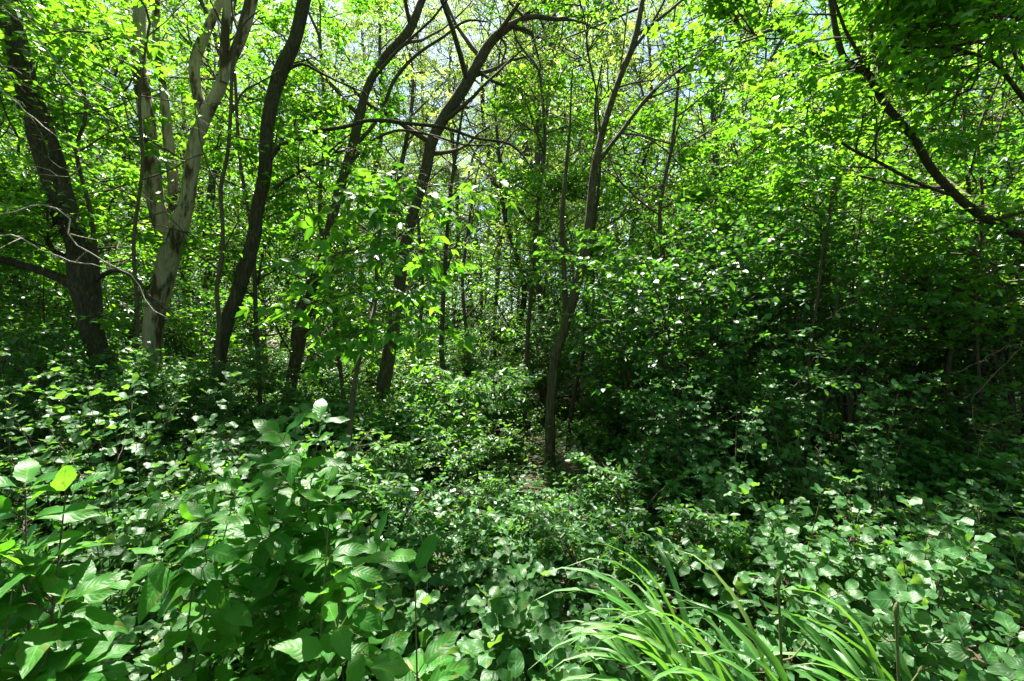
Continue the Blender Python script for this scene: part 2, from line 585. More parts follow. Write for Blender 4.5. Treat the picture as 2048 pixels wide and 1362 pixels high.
# ------------------------------------------------------------------ the sunlit spots under the canopy's gaps
for px, py, D, r in ((1000, 930, 4.6, 0.75), (960, 880, 5.6, .7), (1090, 985, 3.6, 0.45), (1130, 1050, 2.9, .22), (880, 1200, 1.9, 0.42), (1000, 1180, 2.0, .25),
                     (1700, 1060, 2.3, 0.42), (1850, 1190, 1.9, .35), (1600, 1130, 2.2, .35), (1260, 1230, 1.5, 0.4), (1420, 1290, 1.4, .35), (1210, 1140, 1.55, .25), (1620, 1290, 1.4, .25), (90, 980, 1.3, 0.3),
                     (500, 1020, 1.7, .16), (640, 1300, 1.2, .10), (560, 1110, 1.6, .12), (1330, 560, 5.0, .8), (1440, 950, 4.0, .35), (1250, 880, 4.6, .3), (830, 720, 9.5, 1.5), (960, 640, 12.0, 2.0), (650, 740, 9.0, .8),
                     (980, 830, 8.0, 0.9), (770, 365, 3.6, .14), (300, 100, 5.0, 0.9), (250, 260, 5.0, .6), (420, 180, 4.6, .6), (1950, 380, 5.5, 0.8), (1750, 60, 5.5, .8), (1900, 150, 5.2, .8), (1850, 300, 5.5, .8), (2000, 250, 5.5, .7),
                     (300, 760, 4.4, .35), (180, 700, 4.2, .3), (420, 640, 7, .5), (1440, 700, 4.7, .3), (1300, 640, 5.1, .35), (1380, 780, 4.3, .25), (80, 820, 3.4, .3), (430, 800, 3.6, .35), (560, 880, 3.2, .3), (330, 700, 3.2, .2), (1180, 960, 3.8, .4), (1060, 945, 4.2, .4), (900, 780, 7.0, 1.0), (1000, 790, 7.5, 1.0), (950, 740, 10.5, 1.6), (1000, 680, 14.0, 2.0), (870, 660, 14.0, 1.6), (880, 720, 10.0, 1.3), (960, 850, 6.2, .6), (1400, 100, 5.0, .7), (1560, 160, 5.0, .7), (1480, 260, 5.2, .5), (920, 905, 5.0, .4), (1010, 985, 3.6, .35), (930, 1150, 2.2, .3), (820, 1170, 2.0, .25), (1850, 900, 6.0, .3), (1930, 950, 5.0, .2)):
    BEAMS.append((at(px, py, D), r * (1.3 if D < 2.7 else 1.1)))
MAIN_BEAMS = len(BEAMS)
gb = np.random.default_rng(909)
for i in range(46):
    D = gb.uniform(3.6, 11)
    px = gb.uniform(-60, 2100)
    q = at(px, 681, D)
    BEAMS.append((np.array([q[0], D, gb.uniform(.2, 2.4)]), gb.uniform(.15, .42)))


def in_beam(pts):
    """True for points that stand in one of the gaps."""
    hit = np.zeros(len(pts), bool)
    for c, r in BEAMS:
        v = pts - c
        q = v @ TO_SUN
        hit |= (q > .4) & (np.linalg.norm(v - q[:, None] * TO_SUN, axis=1) < r)
    return hit


def shades_gap(x, y, R, z0, z1, slack=1.0):
    """Would a crown of radius R between the heights z0 and z1 close one of the main gaps?"""
    for c, r in BEAMS[:MAIN_BEAMS]:
        for z in np.arange(z0, z1, .5):
            if z < c[2] + .5:
                continue
            p = c + TO_SUN * ((z - c[2]) / TO_SUN[2])
            if math.hypot(p[0] - x, p[1] - y) < R * slack:
                return True
    return False


# sight lines along the trunks that stand clear of leaves: photograph polyline, distance, half width
CLEAR = [([(40, 60), (85, 273), (125, 410), (159, 508), (176, 611)], 5.0, 34), ([(485, 60), (434, 185), (383, 342), (345, 491), (308, 640), (304, 780)], 6.0, 20), ([(609, 0), (564, 137), (530, 342), (492, 529), (431, 765)], 5.8, 20),
         ([(279, 0), (290, 200)], 6.0, 14), ([(660, 457), (700, 308), (731, 188), (817, 62)], 7.2, 17), ([(660, 457), (615, 611), (571, 833)], 7.2, 18), ([(803, 525), (851, 342), (885, 239), (950, 137), (1022, 51), (1100, 38)], 7.6, 18), ([(755, 855), (790, 630)], 7.6, 16),
         ([(1285, 0), (1203, 273), (1169, 508), (1104, 782), (1100, 890)], 5.6, 16), ([(1203, 318), (1329, 161), (1480, 30)], 5.6, 8), ([(2018, 458), (1861, 335), (1738, 150), (1662, 0)], 4.6, 18), ([(885, 833), (883, 640), (889, 543)], 9.0, 10),
         ([(632, 263), (827, 248), (1022, 290)], 5.8, 7), ([(2035, 34), (1844, 55)], 4.2, 8), ([(2048, 198), (1878, 85)], 4.2, 9)]


def keep_sight(pos, g, prob=.82):
    px = 1024 + pos[:, 0] / np.maximum(pos[:, 1], .1) * FPX
    py = 681 - (pos[:, 2] - CAM_H) / np.maximum(pos[:, 1], .1) * FPX
    keep = np.ones(len(pos), bool)
    for line, D, hw in CLEAR:
        for (x0, y0), (x1, y1) in zip(line[:-1], line[1:]):
            t = np.clip(((px - x0) * (x1 - x0) + (py - y0) * (y1 - y0)) / ((x1 - x0) ** 2 + (y1 - y0) ** 2), 0, 1)
            d = np.hypot(px - x0 - t * (x1 - x0), py - y0 - t * (y1 - y0))
            keep &= ~((d < hw) & (pos[:, 1] < D - .1) & (g.random(len(pos)) < prob))
    return keep



# ------------------------------------------------------------------ ground
gx = np.concatenate([-np.geomspace(260, 9, 14), np.linspace(-8.5, 8.5, 86), np.geomspace(9, 260, 14)])
gy = np.concatenate([-np.geomspace(260, 9, 14) + 6, np.linspace(-2.5, 16, 94), np.geomspace(9.6, 260, 14) + 7])
X, Y = np.meshgrid(gx, gy)
Z = ground_z(X, Y) + rng.normal(0, .008, X.shape) * (np.abs(X) < 8)
nx, ny = len(gx), len(gy)
ii = np.arange(nx * ny).reshape(ny, nx)
gf = np.stack([ii[:-1, :-1], ii[:-1, 1:], ii[1:, 1:], ii[1:, :-1]], -1).reshape(-1, 4)
ground = part('ground', make_mesh('ground', np.stack([X, Y, Z], -1).reshape(-1, 3), gf, None, M_GROUND), kind='structure')
ground['label'] = 'dark forest floor of soil and old leaves'

# ------------------------------------------------------------------ the trees one can tell apart
LABELLED = {}


def hand_tree(name, label, curve, D, limbs=(), bark=M_BARK, top=None, crown=None, leafmat=M_CANOPY, seed=0, cat='tree', extra=(), sides=20, rough=.036):
    """A tree from its traced trunk: > trunk, limb, twigs, crown."""
    g = np.random.default_rng(seed + 100)
    tr = trunk_path(curve, D)
    if top is not None:                       # the trunk goes on above the frame
        e = tr[-1]
        dirv = norm(tr[-1, :3] - tr[-6, :3])
        rows = [tr[-3], e]
        for q in (0.5, 1.0):
            rows.append(np.array([*(e[:3] + dirv * q * (top - e[2]) * np.array([.6, .6, 0]) + [g.normal(0, .25), g.normal(0, .25), q * (top - e[2])]), e[3] * (1 - .75 * q)]))
        tr = np.vstack([tr[:-3], catmull(rows, max(12, int((top - e[2]) / .12)))])
    tr = to_ground(tr)
    base = np.array([tr[0, 0], tr[0, 1], float(ground_z(tr[0, 0], tr[0, 1]))])
    root = thing(name, label, cat, base)
    b = Buf()
    b.add(*tubes(tr[:, :3], tr[:, 3], sides, rough, seed))
    for c, d in extra:                        # further stems that fork off the trunk
        e = trunk_path(c, d)
        b.add(*tubes(e[:, :3], e[:, 3], max(10, sides - 4), rough, seed + 5))
    part('trunk', b.mesh('trunk', bark, base), root)
    traced = []
    for l in limbs:
        c = trunk_path(l, D)
        traced.append(c)
        me = Buf()
        me.add(*tubes(c[:, :3], c[:, 3], 8, rough, seed + 9))
        part('limb', me.mesh('limb', bark, base), root)
    if crown:
        P, R = limbs_from(tr, crown['n'], crown.get('t0', .4), 1, crown.get('length', (1.6, 3.0)), crown.get('angle', 62), crown.get('rise', .15), g)
        me = Buf()
        me.add(*tubes(P, R, 6))
        if traced:
            T = np.stack([catmull(c[int(len(c) * .25):, :3], 9) for c in traced])
            P = np.concatenate([P, T])
        B = spawn(P, crown.get('nb', 9), .2, 1, crown.get('blen', (.6, 1.3)), 55, .35, crown.get('brise', .02), g, 5)
        B = B[~(in_beam(B[:, 2]) & (g.random(len(B)) < .95))]
        W = spawn(B, crown.get('nt', 6), .15, 1, crown.get('tlen', (.25, .5)), 50, .3, -.05, g, 3)
        W = W[~in_beam(W[:, 1])]
        me.add(*tubes(B, np.linspace(.011, .003, 5)[None] * np.ones((len(B), 1)), 4))
        near = np.linalg.norm(W[:, 0], axis=1) < 9
        if near.any():
            Wn = W[near]
            me.add(*tubes(Wn, np.linspace(.004, .0015, 3)[None] * np.ones((len(Wn), 1)), 3))
        part('twigs', me.mesh('twigs', M_TWIG, base), root, 'stuff')
        st = leaf_stations(np.concatenate([W, B[:, -3:]]), crown.get('nl', 7), g, crown.get('leaf', (.06, .09)), crown.get('droop', .25), .45, compound=crown.get('compound', 0))
        k = sunlit(st[0], g) & keep_sight(st[0], g) & (np.linalg.norm(st[0] - [0, 0, CAM_H], axis=1) > crown.get('clear', 1.8)) & (st[0][:, 2] > .3)
        st = [s[k] for s in st]
        part('crown', leaf_mesh('crown', st, leafmat, g, crown.get('width', .6), base, simple=crown.get('simple', False)), root, 'stuff')
    return root


CR = dict(n=10, t0=.45, nb=9, nt=6, nl=6, length=(1.6, 3.2))

hand_tree('broad_tree', 'broad dark furrowed trunk leaning left, thickest live trunk, with swollen fork low down',
          [(268, 905, 44), (240, 780, 44), (188, 680, 52), (176, 611, 58), (166, 570, 70), (159, 508, 58), (125, 410, 65), (85, 273, 68), (41, 137, 66), (10, 0, 62), (-40, -160, 54)], 5.0,
          [[(150, 572, 30), (110, 552, 28), (60, 535, 24), (0, 518, 22), (-90, 470, 16), (-160, 380, 10)],
           [(190, 560, 14), (230, 540, 12), (262, 550, 11), (290, 585, 9), (330, 640, 6)],
           [(140, 520, 14), (112, 505, 12), (95, 478, 9), (100, 455, 8), (125, 442, 7)]], M_BARK, 10.5,
          dict(CR, n=12, t0=.62, compound=3, leaf=(.055, .085), length=(1.8, 3.4)), seed=1, sides=32, rough=.036)
hand_tree('dead_tree', 'dead pale barkless tree forking into several bare grey stems',
          [(308, 840, 50), (304, 730, 47), (308, 645, 46), (328, 560, 46), (345, 491, 50), (362, 440, 42), (372, 410, 36), (383, 342, 33), (393, 280, 33), (410, 232, 31), (434, 185, 28), (458, 130, 24), (485, 68, 25), (506, 0, 20), (530, -110, 15), (540, -230, 9)], 6.0,
          (), M_DEAD, seed=2, cat='dead tree', sides=36, rough=.035,
          extra=(([(335, 500, 30), (321, 445, 38), (311, 393, 40), (300, 290, 37), (288, 205, 35), (279, 140, 33), (279, 68, 28), (279, 0, 27), (270, -120, 20), (262, -200, 8)], 6.05),
                 ([(345, 420, 20), (345, 342, 25), (338, 290, 24), (328, 188, 18), (314, 103, 17), (313, 0, 15), (318, -120, 8)], 6.15),
                 ([(412, 240, 24), (396, 190, 24), (391, 120, 24), (410, 70, 22), (428, 30, 19), (441, 0, 16), (470, -90, 8)], 6.1),
                 ([(446, 165, 18), (449, 100, 20), (452, 50, 19), (455, 0, 18), (450, -90, 9)], 5.95)))
hand_tree('stubby_sapling', 'thin upright dead stem with short broken stubs beside the dead pale tree',
          [(434, 707, 10), (438, 645, 10), (434, 577, 10), (445, 508, 9), (445, 440, 9), (441, 383, 9), (455, 308, 8), (462, 219, 8), (465, 137, 8), (475, 68, 8), (492, 0, 7), (500, -80, 4)], 5.4,
          [[(445, 385, 5), (424, 350, 4), (405, 300, 3), (395, 245, 3), (382, 165, 2)], [(475, 60, 5), (466, 30, 5), (462, -20, 4)], [(475, 65, 5), (495, 40, 4), (520, 20, 3)],
           [(446, 505, 5), (462, 470, 4), (478, 440, 3)], [(465, 225, 5), (490, 180, 5), (520, 165, 4), (560, 140, 3)], [(466, 225, 3), (485, 262, 3), (494, 300, 2.5), (515, 345, 2)]], M_TWIG, seed=3, cat='dead tree', sides=10)
hand_tree('leaning_tree', 'dark trunk leaning right beside the thin stubby stem, with long arching dead limb',
          [(415, 865, 36), (431, 765, 34), (451, 652, 32), (475, 587, 31), (492, 529, 35), (509, 474, 30), (513, 427, 29), (530, 342, 29), (533, 273, 28), (547, 191, 28), (564, 137, 33), (588, 86, 28), (609, 0, 27), (640, -150, 22)], 5.8,
          [[(536, 325, 12), (560, 292, 11), (588, 282, 10), (632, 263, 9), (697, 252, 8), (721, 244, 8), (827, 248, 8), (892, 256, 7), (953, 277, 6), (1022, 290, 5), (1056, 325, 3), (1066, 345, 2)],
           [(548, 378, 9), (580, 355, 7), (620, 333, 6), (660, 312, 4), (685, 290, 3)], [(575, 140, 8), (600, 128, 7), (640, 145, 6), (680, 165, 4), (730, 185, 3)]], M_BARK, 11.0,
          dict(CR, n=11, t0=.62, compound=3, leaf=(.05, .08)), seed=4, sides=22)
hand_tree('curved_tree', 'slender dark trunk curving up to the right behind the large leaved sapling',
          [(566, 850, 26), (581, 775, 26), (595, 707, 27), (615, 611, 29), (632, 570, 25), (649, 508, 22), (660, 457, 21), (687, 349, 20), (700, 308, 19), (718, 239, 20), (731, 188, 17), (765, 120, 16), (817, 62, 18), (844, 0, 15), (900, -140, 11)], 7.2,
          [[(712, 290, 9), (755, 239, 8), (793, 154, 8), (834, 109, 7), (885, 75, 6), (936, 41, 5), (977, 44, 3)], [(690, 340, 8), (740, 285, 7), (790, 262, 6), (860, 270, 5), (930, 290, 4), (990, 295, 3), (1010, 340, 2)],
           [(645, 520, 7), (700, 500, 5), (760, 485, 4)], [(600, 690, 8), (640, 620, 7), (690, 590, 5)]], M_BARKG, 11.5,
          dict(CR, n=11, t0=.5, leaf=(.06, .09)), seed=5, sides=20)
hand_tree('arching_tree', 'grey brown trunk in the middle arching over to the right at its top',
          [(755, 855, 30), (772, 748, 29), (786, 662, 26), (800, 560, 24), (803, 525, 24), (822, 440, 23), (851, 342, 23), (861, 290, 23), (885, 239, 24), (919, 188, 24), (950, 137, 22), (981, 85, 20), (1022, 51, 15), (1063, 34, 10), (1107, 38, 8), (1148, 41, 5), (1200, 60, 3)], 7.6,
          [[(1020, 55, 9), (1050, 30, 8), (1090, 3, 7), (1150, -60, 5), (1230, -130, 3)], [(1020, 52, 7), (1063, 65, 6), (1073, 103, 4), (1085, 140, 2)], [(955, 140, 7), (990, 165, 6), (1040, 180, 5), (1070, 205, 3)],
           [(1000, 75, 6), (1012, 90, 5), (1005, 120, 4), (998, 150, 2)]], M_BARKG, None,
          dict(CR, n=13, t0=.55, rise=.3, leaf=(.05, .075), nl=7), M_BACK, seed=6, sides=20)
hand_tree('thin_tree', 'thin straight trunk in the centre just right of the arching trunk',
          [(885, 850, 14), (887, 748, 13), (883, 707, 11), (885, 631, 10), (889, 543, 9), (897, 430, 8), (908, 330, 7), (925, 220, 5), (935, 130, 3)], 9.0, (), M_BARKG, None,
          dict(CR, n=9, t0=.45, length=(1.0, 2.0), leaf=(.06, .09)), M_BACK, seed=7, sides=12)
hand_tree('forked_tree', 'upright brown trunk right of centre dividing into long thin forks',
          [(1100, 905, 22), (1104, 782, 21), (1111, 713, 22), (1131, 652, 19), (1152, 577, 20), (1169, 508, 19), (1179, 435, 17), (1189, 342, 16), (1203, 273, 15), (1220, 212, 14), (1244, 144, 13), (1264, 96, 14), (1285, 0, 11), (1300, -120, 8)], 5.6,
          [[(1196, 325, 10), (1215, 300, 9), (1240, 267, 8), (1295, 195, 8), (1329, 161, 7), (1380, 126, 6), (1430, 80, 5), (1485, 25, 4)], [(1268, 95, 8), (1285, 75, 7), (1305, 44, 6), (1329, 0, 5), (1350, -70, 3)],
           [(1201, 280, 5), (1193, 188, 4), (1175, 62, 4), (1199, 0, 3)], [(1236, 165, 4), (1246, 100, 3.4), (1257, 0, 3)], [(1175, 62, 3), (1165, 20, 2.5), (1150, -30, 2)], [(1240, 267, 5), (1285, 272, 4), (1330, 300, 3.4), (1370, 340, 2)],
           [(1222, 180, 5), (1270, 165, 4), (1310, 160, 3)], [(1290, 200, 5), (1340, 180, 4), (1400, 165, 3), (1460, 170, 2)]], M_BARKG, 10.5,
          dict(CR, n=10, t0=.6, leaf=(.06, .09)), seed=8, sides=20,
          extra=(([(1112, 715, 14), (1122, 680, 13), (1128, 645, 12), (1128, 543, 11), (1124, 440, 10), (1132, 340, 8), (1140, 250, 5), (1143, 170, 3), (1150, 100, 1.4)], 5.65),))
hand_tree('wispy_tree', 'slim dark stem standing close behind the forked trunk',
          [(1138, 860, 9), (1150, 780, 9), (1165, 713, 9), (1172, 628, 8), (1179, 543, 8), (1189, 440, 7), (1200, 330, 6), (1190, 220, 5), (1205, 120, 3)], 6.8, (), M_BARK, None,
          dict(CR, n=8, t0=.5, length=(.8, 1.8)), seed=9, sides=10)
hand_tree('slanting_tree', 'leaning tree whose dark knotty limb slants across the upper right',
          [(2460, 1020, 46, 4.9), (2380, 800, 42, 4.8), (2230, 620, 38), (2110, 520, 34), (2018, 458, 27), (1963, 431, 24), (1908, 386, 21), (1861, 335, 20), (1826, 273, 20), (1792, 236, 19), (1751, 178, 17), (1738, 150, 18), (1690, 120, 15), (1676, 79, 14), (1662, 0, 12), (1640, -120, 8)], 4.6,
          [[(1690, 120, 10), (1660, 124, 9), (1628, 109, 8), (1577, 72, 8), (1515, 24, 7), (1512, 0, 5), (1500, -60, 3)], [(1515, 24, 6), (1490, 31, 5), (1461, 31, 5), (1410, 0, 4), (1370, -60, 3)],
           [(1900, 390, 9), (1826, 362, 9), (1758, 325, 8), (1707, 301, 7), (1662, 273, 6), (1615, 267, 5), (1584, 253, 3)], [(1737, 150, 6), (1742, 90, 5), (1752, 30, 4), (1765, -30, 3)],
           [(1577, 72, 4), (1545, 78, 4), (1500, 65, 3.5), (1460, 35, 3)], [(1720, 140, 5), (1745, 100, 4), (1790, 60, 3)]], M_BARK, 7.5,
          dict(CR, n=6, t0=.35, nl=5, compound=3, leaf=(.06, .09), length=(1.4, 2.6), clear=2.4), seed=10, sides=16)
hand_tree('overhanging_tree', 'tree at the upper right edge with several crooked dark limbs reaching in',
          [(2330, 1100, 50, 4.4), (2250, 800, 44, 4.3), (2190, 500, 40, 4.2), (2140, 250, 36), (2090, 110, 34), (2040, 30, 30), (2000, -40, 24), (1960, -120, 18)], 4.2,
          [[(2070, 50, 14), (2035, 34, 13), (1929, 44, 12), (1844, 55, 10), (1799, 62, 9), (1775, 82, 7), (1724, 116, 4), (1700, 140, 3)], [(2100, 50, 14), (2045, 65, 12), (1980, 79, 10), (1895, 92, 8), (1803, 94, 5), (1760, 90, 3)],
           [(2120, 270, 16), (2048, 198, 14), (2014, 154, 12), (1991, 126, 11), (1929, 103, 10), (1878, 85, 9), (1813, 68, 6), (1790, 50, 3)], [(1929, 44, 6), (1905, 20, 5), (1880, -10, 4)],
           [(2014, 154, 6), (2000, 175, 4), (1960, 178, 3), (1850, 180, 2.4)], [(1985, 122, 6), (1980, 60, 5), (1975, 0, 4)]], M_BARK, 7.5,
          dict(CR, n=5, t0=.4, nt=5, nl=5, compound=3, leaf=(.06, .09), length=(1.5, 2.8), clear=2.4), seed=11, sides=16)
hand_tree('dim_tree', 'dim slender trunk at the far left behind the broad dark trunk',
          [(95, 760, 22), (60, 650, 21), (35, 580, 20), (15, 500, 18), (-10, 400, 16), (-30, 250, 12)], 7.0, (), M_BARK, 9.0, dict(CR, n=9, t0=.4), seed=12, sides=12)
hand_tree('bent_tree', 'short brown trunk in the deep shade at right, bending right as it rises',
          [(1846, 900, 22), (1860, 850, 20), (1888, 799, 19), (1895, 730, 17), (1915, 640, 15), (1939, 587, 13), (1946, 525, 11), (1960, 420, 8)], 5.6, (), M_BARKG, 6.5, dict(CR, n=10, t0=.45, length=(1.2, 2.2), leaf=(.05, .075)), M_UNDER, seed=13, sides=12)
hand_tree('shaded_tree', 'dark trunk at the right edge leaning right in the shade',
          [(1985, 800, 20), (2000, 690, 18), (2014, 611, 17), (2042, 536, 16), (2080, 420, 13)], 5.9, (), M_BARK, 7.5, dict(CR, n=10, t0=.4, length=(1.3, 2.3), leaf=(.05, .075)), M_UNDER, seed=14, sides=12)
hand_tree('twin_stem_tree', 'dark tree in the middle distance splitting low into two ivy clad stems',
          [(1030, 740, 12), (1035, 662, 12), (1049, 587, 12), (1032, 508, 10), (1011, 440, 9), (1000, 330, 7), (990, 220, 5)], 11.5, (), M_BARK, 11.0, dict(CR, n=14, t0=.15, length=(1.2, 2.6), leaf=(.07, .10)), M_CANOPY, seed=15, sides=10,
          extra=(([(1049, 590, 11), (1066, 543, 10), (1073, 440, 9), (1085, 330, 7), (1080, 220, 5)], 11.5),))
hand_tree('shadowy_tree', 'straight greyish trunk between the forked trunk and the slanting limb, well back',
          [(1424, 560, 14), (1427, 427, 13), (1430, 308, 12), (1425, 200, 9), (1430, 90, 6)], 10.5, (), M_BARKG, 14, dict(CR, n=12, t0=.3, length=(1.2, 2.4), leaf=(.06, .09)), M_BACK, seed=16, sides=10)
hand_tree('leafy_tree', 'leafy tree with thin hidden trunk between the leaning trunk and the arching trunk',
          [(735, 800, 14), (742, 650, 13), (760, 520, 12), (745, 380, 11), (765, 250, 9), (760, 120, 7)], 10.0, (), M_BARKG, 12, dict(CR, n=14, t0=.2, length=(1.3, 2.8), leaf=(.07, .10)), M_BACK, seed=17, sides=10)

# leafy young trees between the trunks, near enough to show their leaves
LOW = dict(n=14, t0=.22, nb=7, nt=5, nl=5, compound=3, leaf=(.06, .09), length=(.9, 1.9), angle=68, rise=.1, blen=(.4, .9), clear=2.2)
hand_tree('young_tree', 'young leafy tree with dark thin stem just right of the broad dark trunk', [(200, 760, 12), (200, 600, 12), (180, 420, 11), (155, 290, 10), (171, 232, 9), (147, 120, 8), (92, 27, 7), (60, -80, 5)], 5.3, (), M_TWIG, 6.2, dict(LOW, n=17), seed=41, sides=8, cat='sapling')
hand_tree('young_tree', 'young leafy tree in front of the dead pale forked tree', [(268, 800, 10), (275, 650, 10), (268, 480, 9), (285, 330, 8), (280, 180, 7), (300, 40, 6)], 5.0, (), M_TWIG, 5.8, dict(LOW, n=11, t0=.45), seed=42, sides=8, cat='sapling')
hand_tree('young_tree', 'young leafy tree between the stubby dead stem and the dark leaning trunk', [(520, 800, 10), (512, 640, 10), (505, 480, 9), (480, 320, 8), (470, 150, 7)], 6.6, (), M_TWIG, 6.8, dict(LOW, n=16, t0=.2), seed=43, sides=8, cat='sapling')
hand_tree('young_tree', 'young leafy tree between the dark leaning trunk and the curved trunk', [(690, 820, 10), (670, 650, 10), (640, 420, 9), (650, 250, 8), (640, 80, 7)], 8.2, (), M_TWIG, 8.0, dict(LOW, n=18, t0=.15, length=(1.1, 2.2)), seed=44, sides=8, cat='sapling')
hand_tree('young_tree', 'young bright leafy tree just left of the forked trunk', [(1050, 760, 9), (1060, 600, 9), (1075, 420, 8), (1090, 280, 7), (1080, 150, 6)], 7.8, (), M_TWIG, 7.4, dict(LOW, n=16, t0=.35), seed=45, sides=8, cat='sapling')
hand_tree('young_tree', 'young bright leafy tree right of the forked trunk, above the thicket', [(1330, 800, 10), (1335, 600, 10), (1320, 420, 9), (1345, 280, 8), (1360, 130, 6)], 6.4, (), M_TWIG, 6.6, dict(LOW, n=16, t0=.4), seed=46, sides=8, cat='sapling')
hand_tree('young_tree', 'young leafy tree above the thicket, below the slanting knotty limb', [(1640, 800, 10), (1640, 600, 10), (1660, 420, 9), (1680, 280, 8), (1675, 130, 6)], 5.6, (), M_TWIG, 5.8, dict(LOW, n=18, t0=.3), seed=47, sides=8, cat='sapling')
hand_tree('young_tree', 'young leafy tree at the right edge beneath the overhanging limbs', [(1960, 800, 10), (1950, 600, 10), (1965, 420, 9), (1955, 280, 8)], 5.2, (), M_TWIG, 5.0, dict(LOW, n=16, t0=.3), seed=48, sides=8, cat='sapling')
hand_tree('young_tree', 'young leafy tree in the far left gap beside the dim slender trunk', [(-60, 820, 10), (-40, 600, 10), (-20, 400, 9), (0, 250, 8)], 5.6, (), M_TWIG, 5.6, dict(LOW, n=17, t0=.25), seed=49, sides=8, cat='sapling')
hand_tree('young_tree', 'young yellow green tree in the sunny gap beyond the thin straight trunk', [(930, 820, 8), (935, 700, 8), (925, 560, 7), (940, 430, 6)], 10.5, (), M_TWIG, 6.0, dict(LOW, n=16, t0=.12), M_BACK, seed=50, sides=8, cat='sapling')
hand_tree('young_tree', 'young yellow green tree in the sunny gap left of the thin straight trunk', [(840, 840, 8), (838, 700, 8), (845, 560, 7), (835, 430, 6)], 10.0, (), M_TWIG, 5.0, dict(LOW, n=15, t0=.10), M_BACK, seed=51, sides=8, cat='sapling')

# ------------------------------------------------------------------ bare dead branches on both sides
def bare_tree(name, label, curve, D, limbs, mat, seed, cat='dead tree'):
    tr = to_ground(trunk_path(curve, D))
    base = np.array([tr[0, 0], tr[0, 1], float(ground_z(tr[0, 0], tr[0, 1]))])
    root = thing(name, label, cat, base)
    b = Buf()
    b.add(*tubes(tr[:, :3], tr[:, 3], 10, .03, seed))
    part('trunk', b.mesh('trunk', mat, base), root)
    g = np.random.default_rng(seed)
    for l in limbs:
        c = trunk_path(l, D, n=26)
        c[1:, :3] += np.cumsum(g.normal(0, .006, (len(c) - 1, 3)), 0)
        c[:, 3] *= .68 * g.uniform(.85, 1.15, len(c))
        b = Buf()
        b.add(*tubes(c[:, :3], c[:, 3], 7, .05, seed))
        tw = spawn(catmull(c[:, :3], 12)[None], 5, .2, .98, (.10, .26), 55, .8, .05, g, 4)
        b.add(*tubes(tw, np.linspace(.0035, .001, 4)[None] * np.ones((5, 1)), 4))
        part('branch', b.mesh('branch', mat, base), root)
    return root


bare_tree('bare_sapling', 'leafless sapling at left whose thin grey twigs cross before the broad dark trunk',
          [(-330, 900, 16), (-300, 600, 14), (-260, 350, 12), (-240, 120, 9), (-200, -100, 5)], 3.0,
          [[(-250, 60, 7), (-120, 80, 7), (0, 172, 6), (60, 225, 6), (110, 262, 5.5), (150, 290, 5), (180, 303, 5), (178, 325, 4.5), (163, 345, 4), (135, 350, 3.5), (105, 335, 3), (78, 326, 2)],
           [(-240, 20, 6), (-80, -20, 6), (20, 40, 6), (60, 75, 6), (95, 125, 5.5), (135, 180, 5), (165, 205, 4), (190, 222, 2.5)],
           [(-240, -20, 5), (-60, -40, 5), (40, 10, 5), (90, 50, 4.5), (150, 72, 3.5), (215, 85, 2)],
           [(-250, 160, 4), (-80, 110, 5), (10, 132, 5), (25, 158, 4), (45, 170, 3), (90, 195, 2)],
           [(-280, 560, 8), (-100, 470, 8), (0, 482, 7), (40, 483, 7), (75, 500, 6.5), (120, 522, 6), (190, 543, 5), (240, 555, 3)],
           [(-270, 520, 6), (-60, 445, 7), (20, 430, 7), (80, 412, 6), (120, 416, 6), (150, 440, 6), (146, 468, 6), (175, 490, 5.5), (240, 522, 5), (272, 540, 4.5), (285, 570, 4), (305, 605, 3), (335, 622, 2)]], M_DRY, 31)
bare_tree('bare_bush', 'leafless arching brown branches low at the right edge',
          [(2180, 960, 14), (2150, 820, 12), (2120, 740, 9), (2100, 690, 6)], 3.2,
          [[(2120, 700, 5), (2048, 682, 5), (1997, 693, 4.5), (1950, 722, 4), (1900, 745, 2.5)], [(2120, 690, 5), (2048, 700, 4.5), (1997, 741, 4), (1950, 782, 4), (1925, 816, 3.6), (1925, 843, 3.2), (1936, 881, 2.8), (1960, 915, 2)],
           [(2140, 800, 5), (2040, 830, 4), (1985, 850, 3.4), (1960, 880, 3), (1950, 930, 2)], [(2140, 850, 4), (2060, 880, 3), (1990, 860, 2.6), (1930, 845, 2)]], M_TWIG, 32)


# ------------------------------------------------------------------ prototypes that are copied
def proto_tree(name, label, cat, h, n, seed, leaf=(.09, .14), narrow=.6, mat=M_BACK, weep=0, crown_t=.3, group=None, bark=M_BARKG, spread=(1.6, 3.2), nb=8, nt=6, nl=7, r=.11):
    g = np.random.default_rng(seed)
    pts = np.array([[0, 0, -.2, r * 1.4], [0, 0, .3, r * 1.1], [g.normal(0, .2), g.normal(0, .2), h * .35, r * .85], [g.normal(0, .5), g.normal(0, .5), h * .7, r * .5], [g.normal(0, .9), g.normal(0, .9), h, r * .12]])
    tr = catmull(pts, 40)
    root = thing(name, label, cat, (0, 0, 0), group)
    b = Buf()
    b.add(*tubes(tr[:, :3], tr[:, 3], 9, .03, seed))
    P, R = limbs_from(tr, n, crown_t, 1, spread, 52, .22 if not weep else .05, g)
    P *= 1
    b.add(*tubes(P, R, 5))
    B = spawn(P, nb, .2, 1, (.7, 1.6), 55, .4, .05 - weep, g, 4)
    b.add(*tubes(B, np.linspace(.016, .004, 4)[None] * np.ones((len(B), 1)), 3))
    part('trunk', b.mesh('trunk', bark), root)
    W = spawn(B, nt, .1, 1, (.35, .7), 50, .4, -.08 - weep, g, 3)
    st = leaf_stations(W, nl, g, leaf, .25 + weep, .5)
    part('crown', leaf_mesh('crown', st, mat, g, narrow, simple=True), root, 'stuff')
    return root


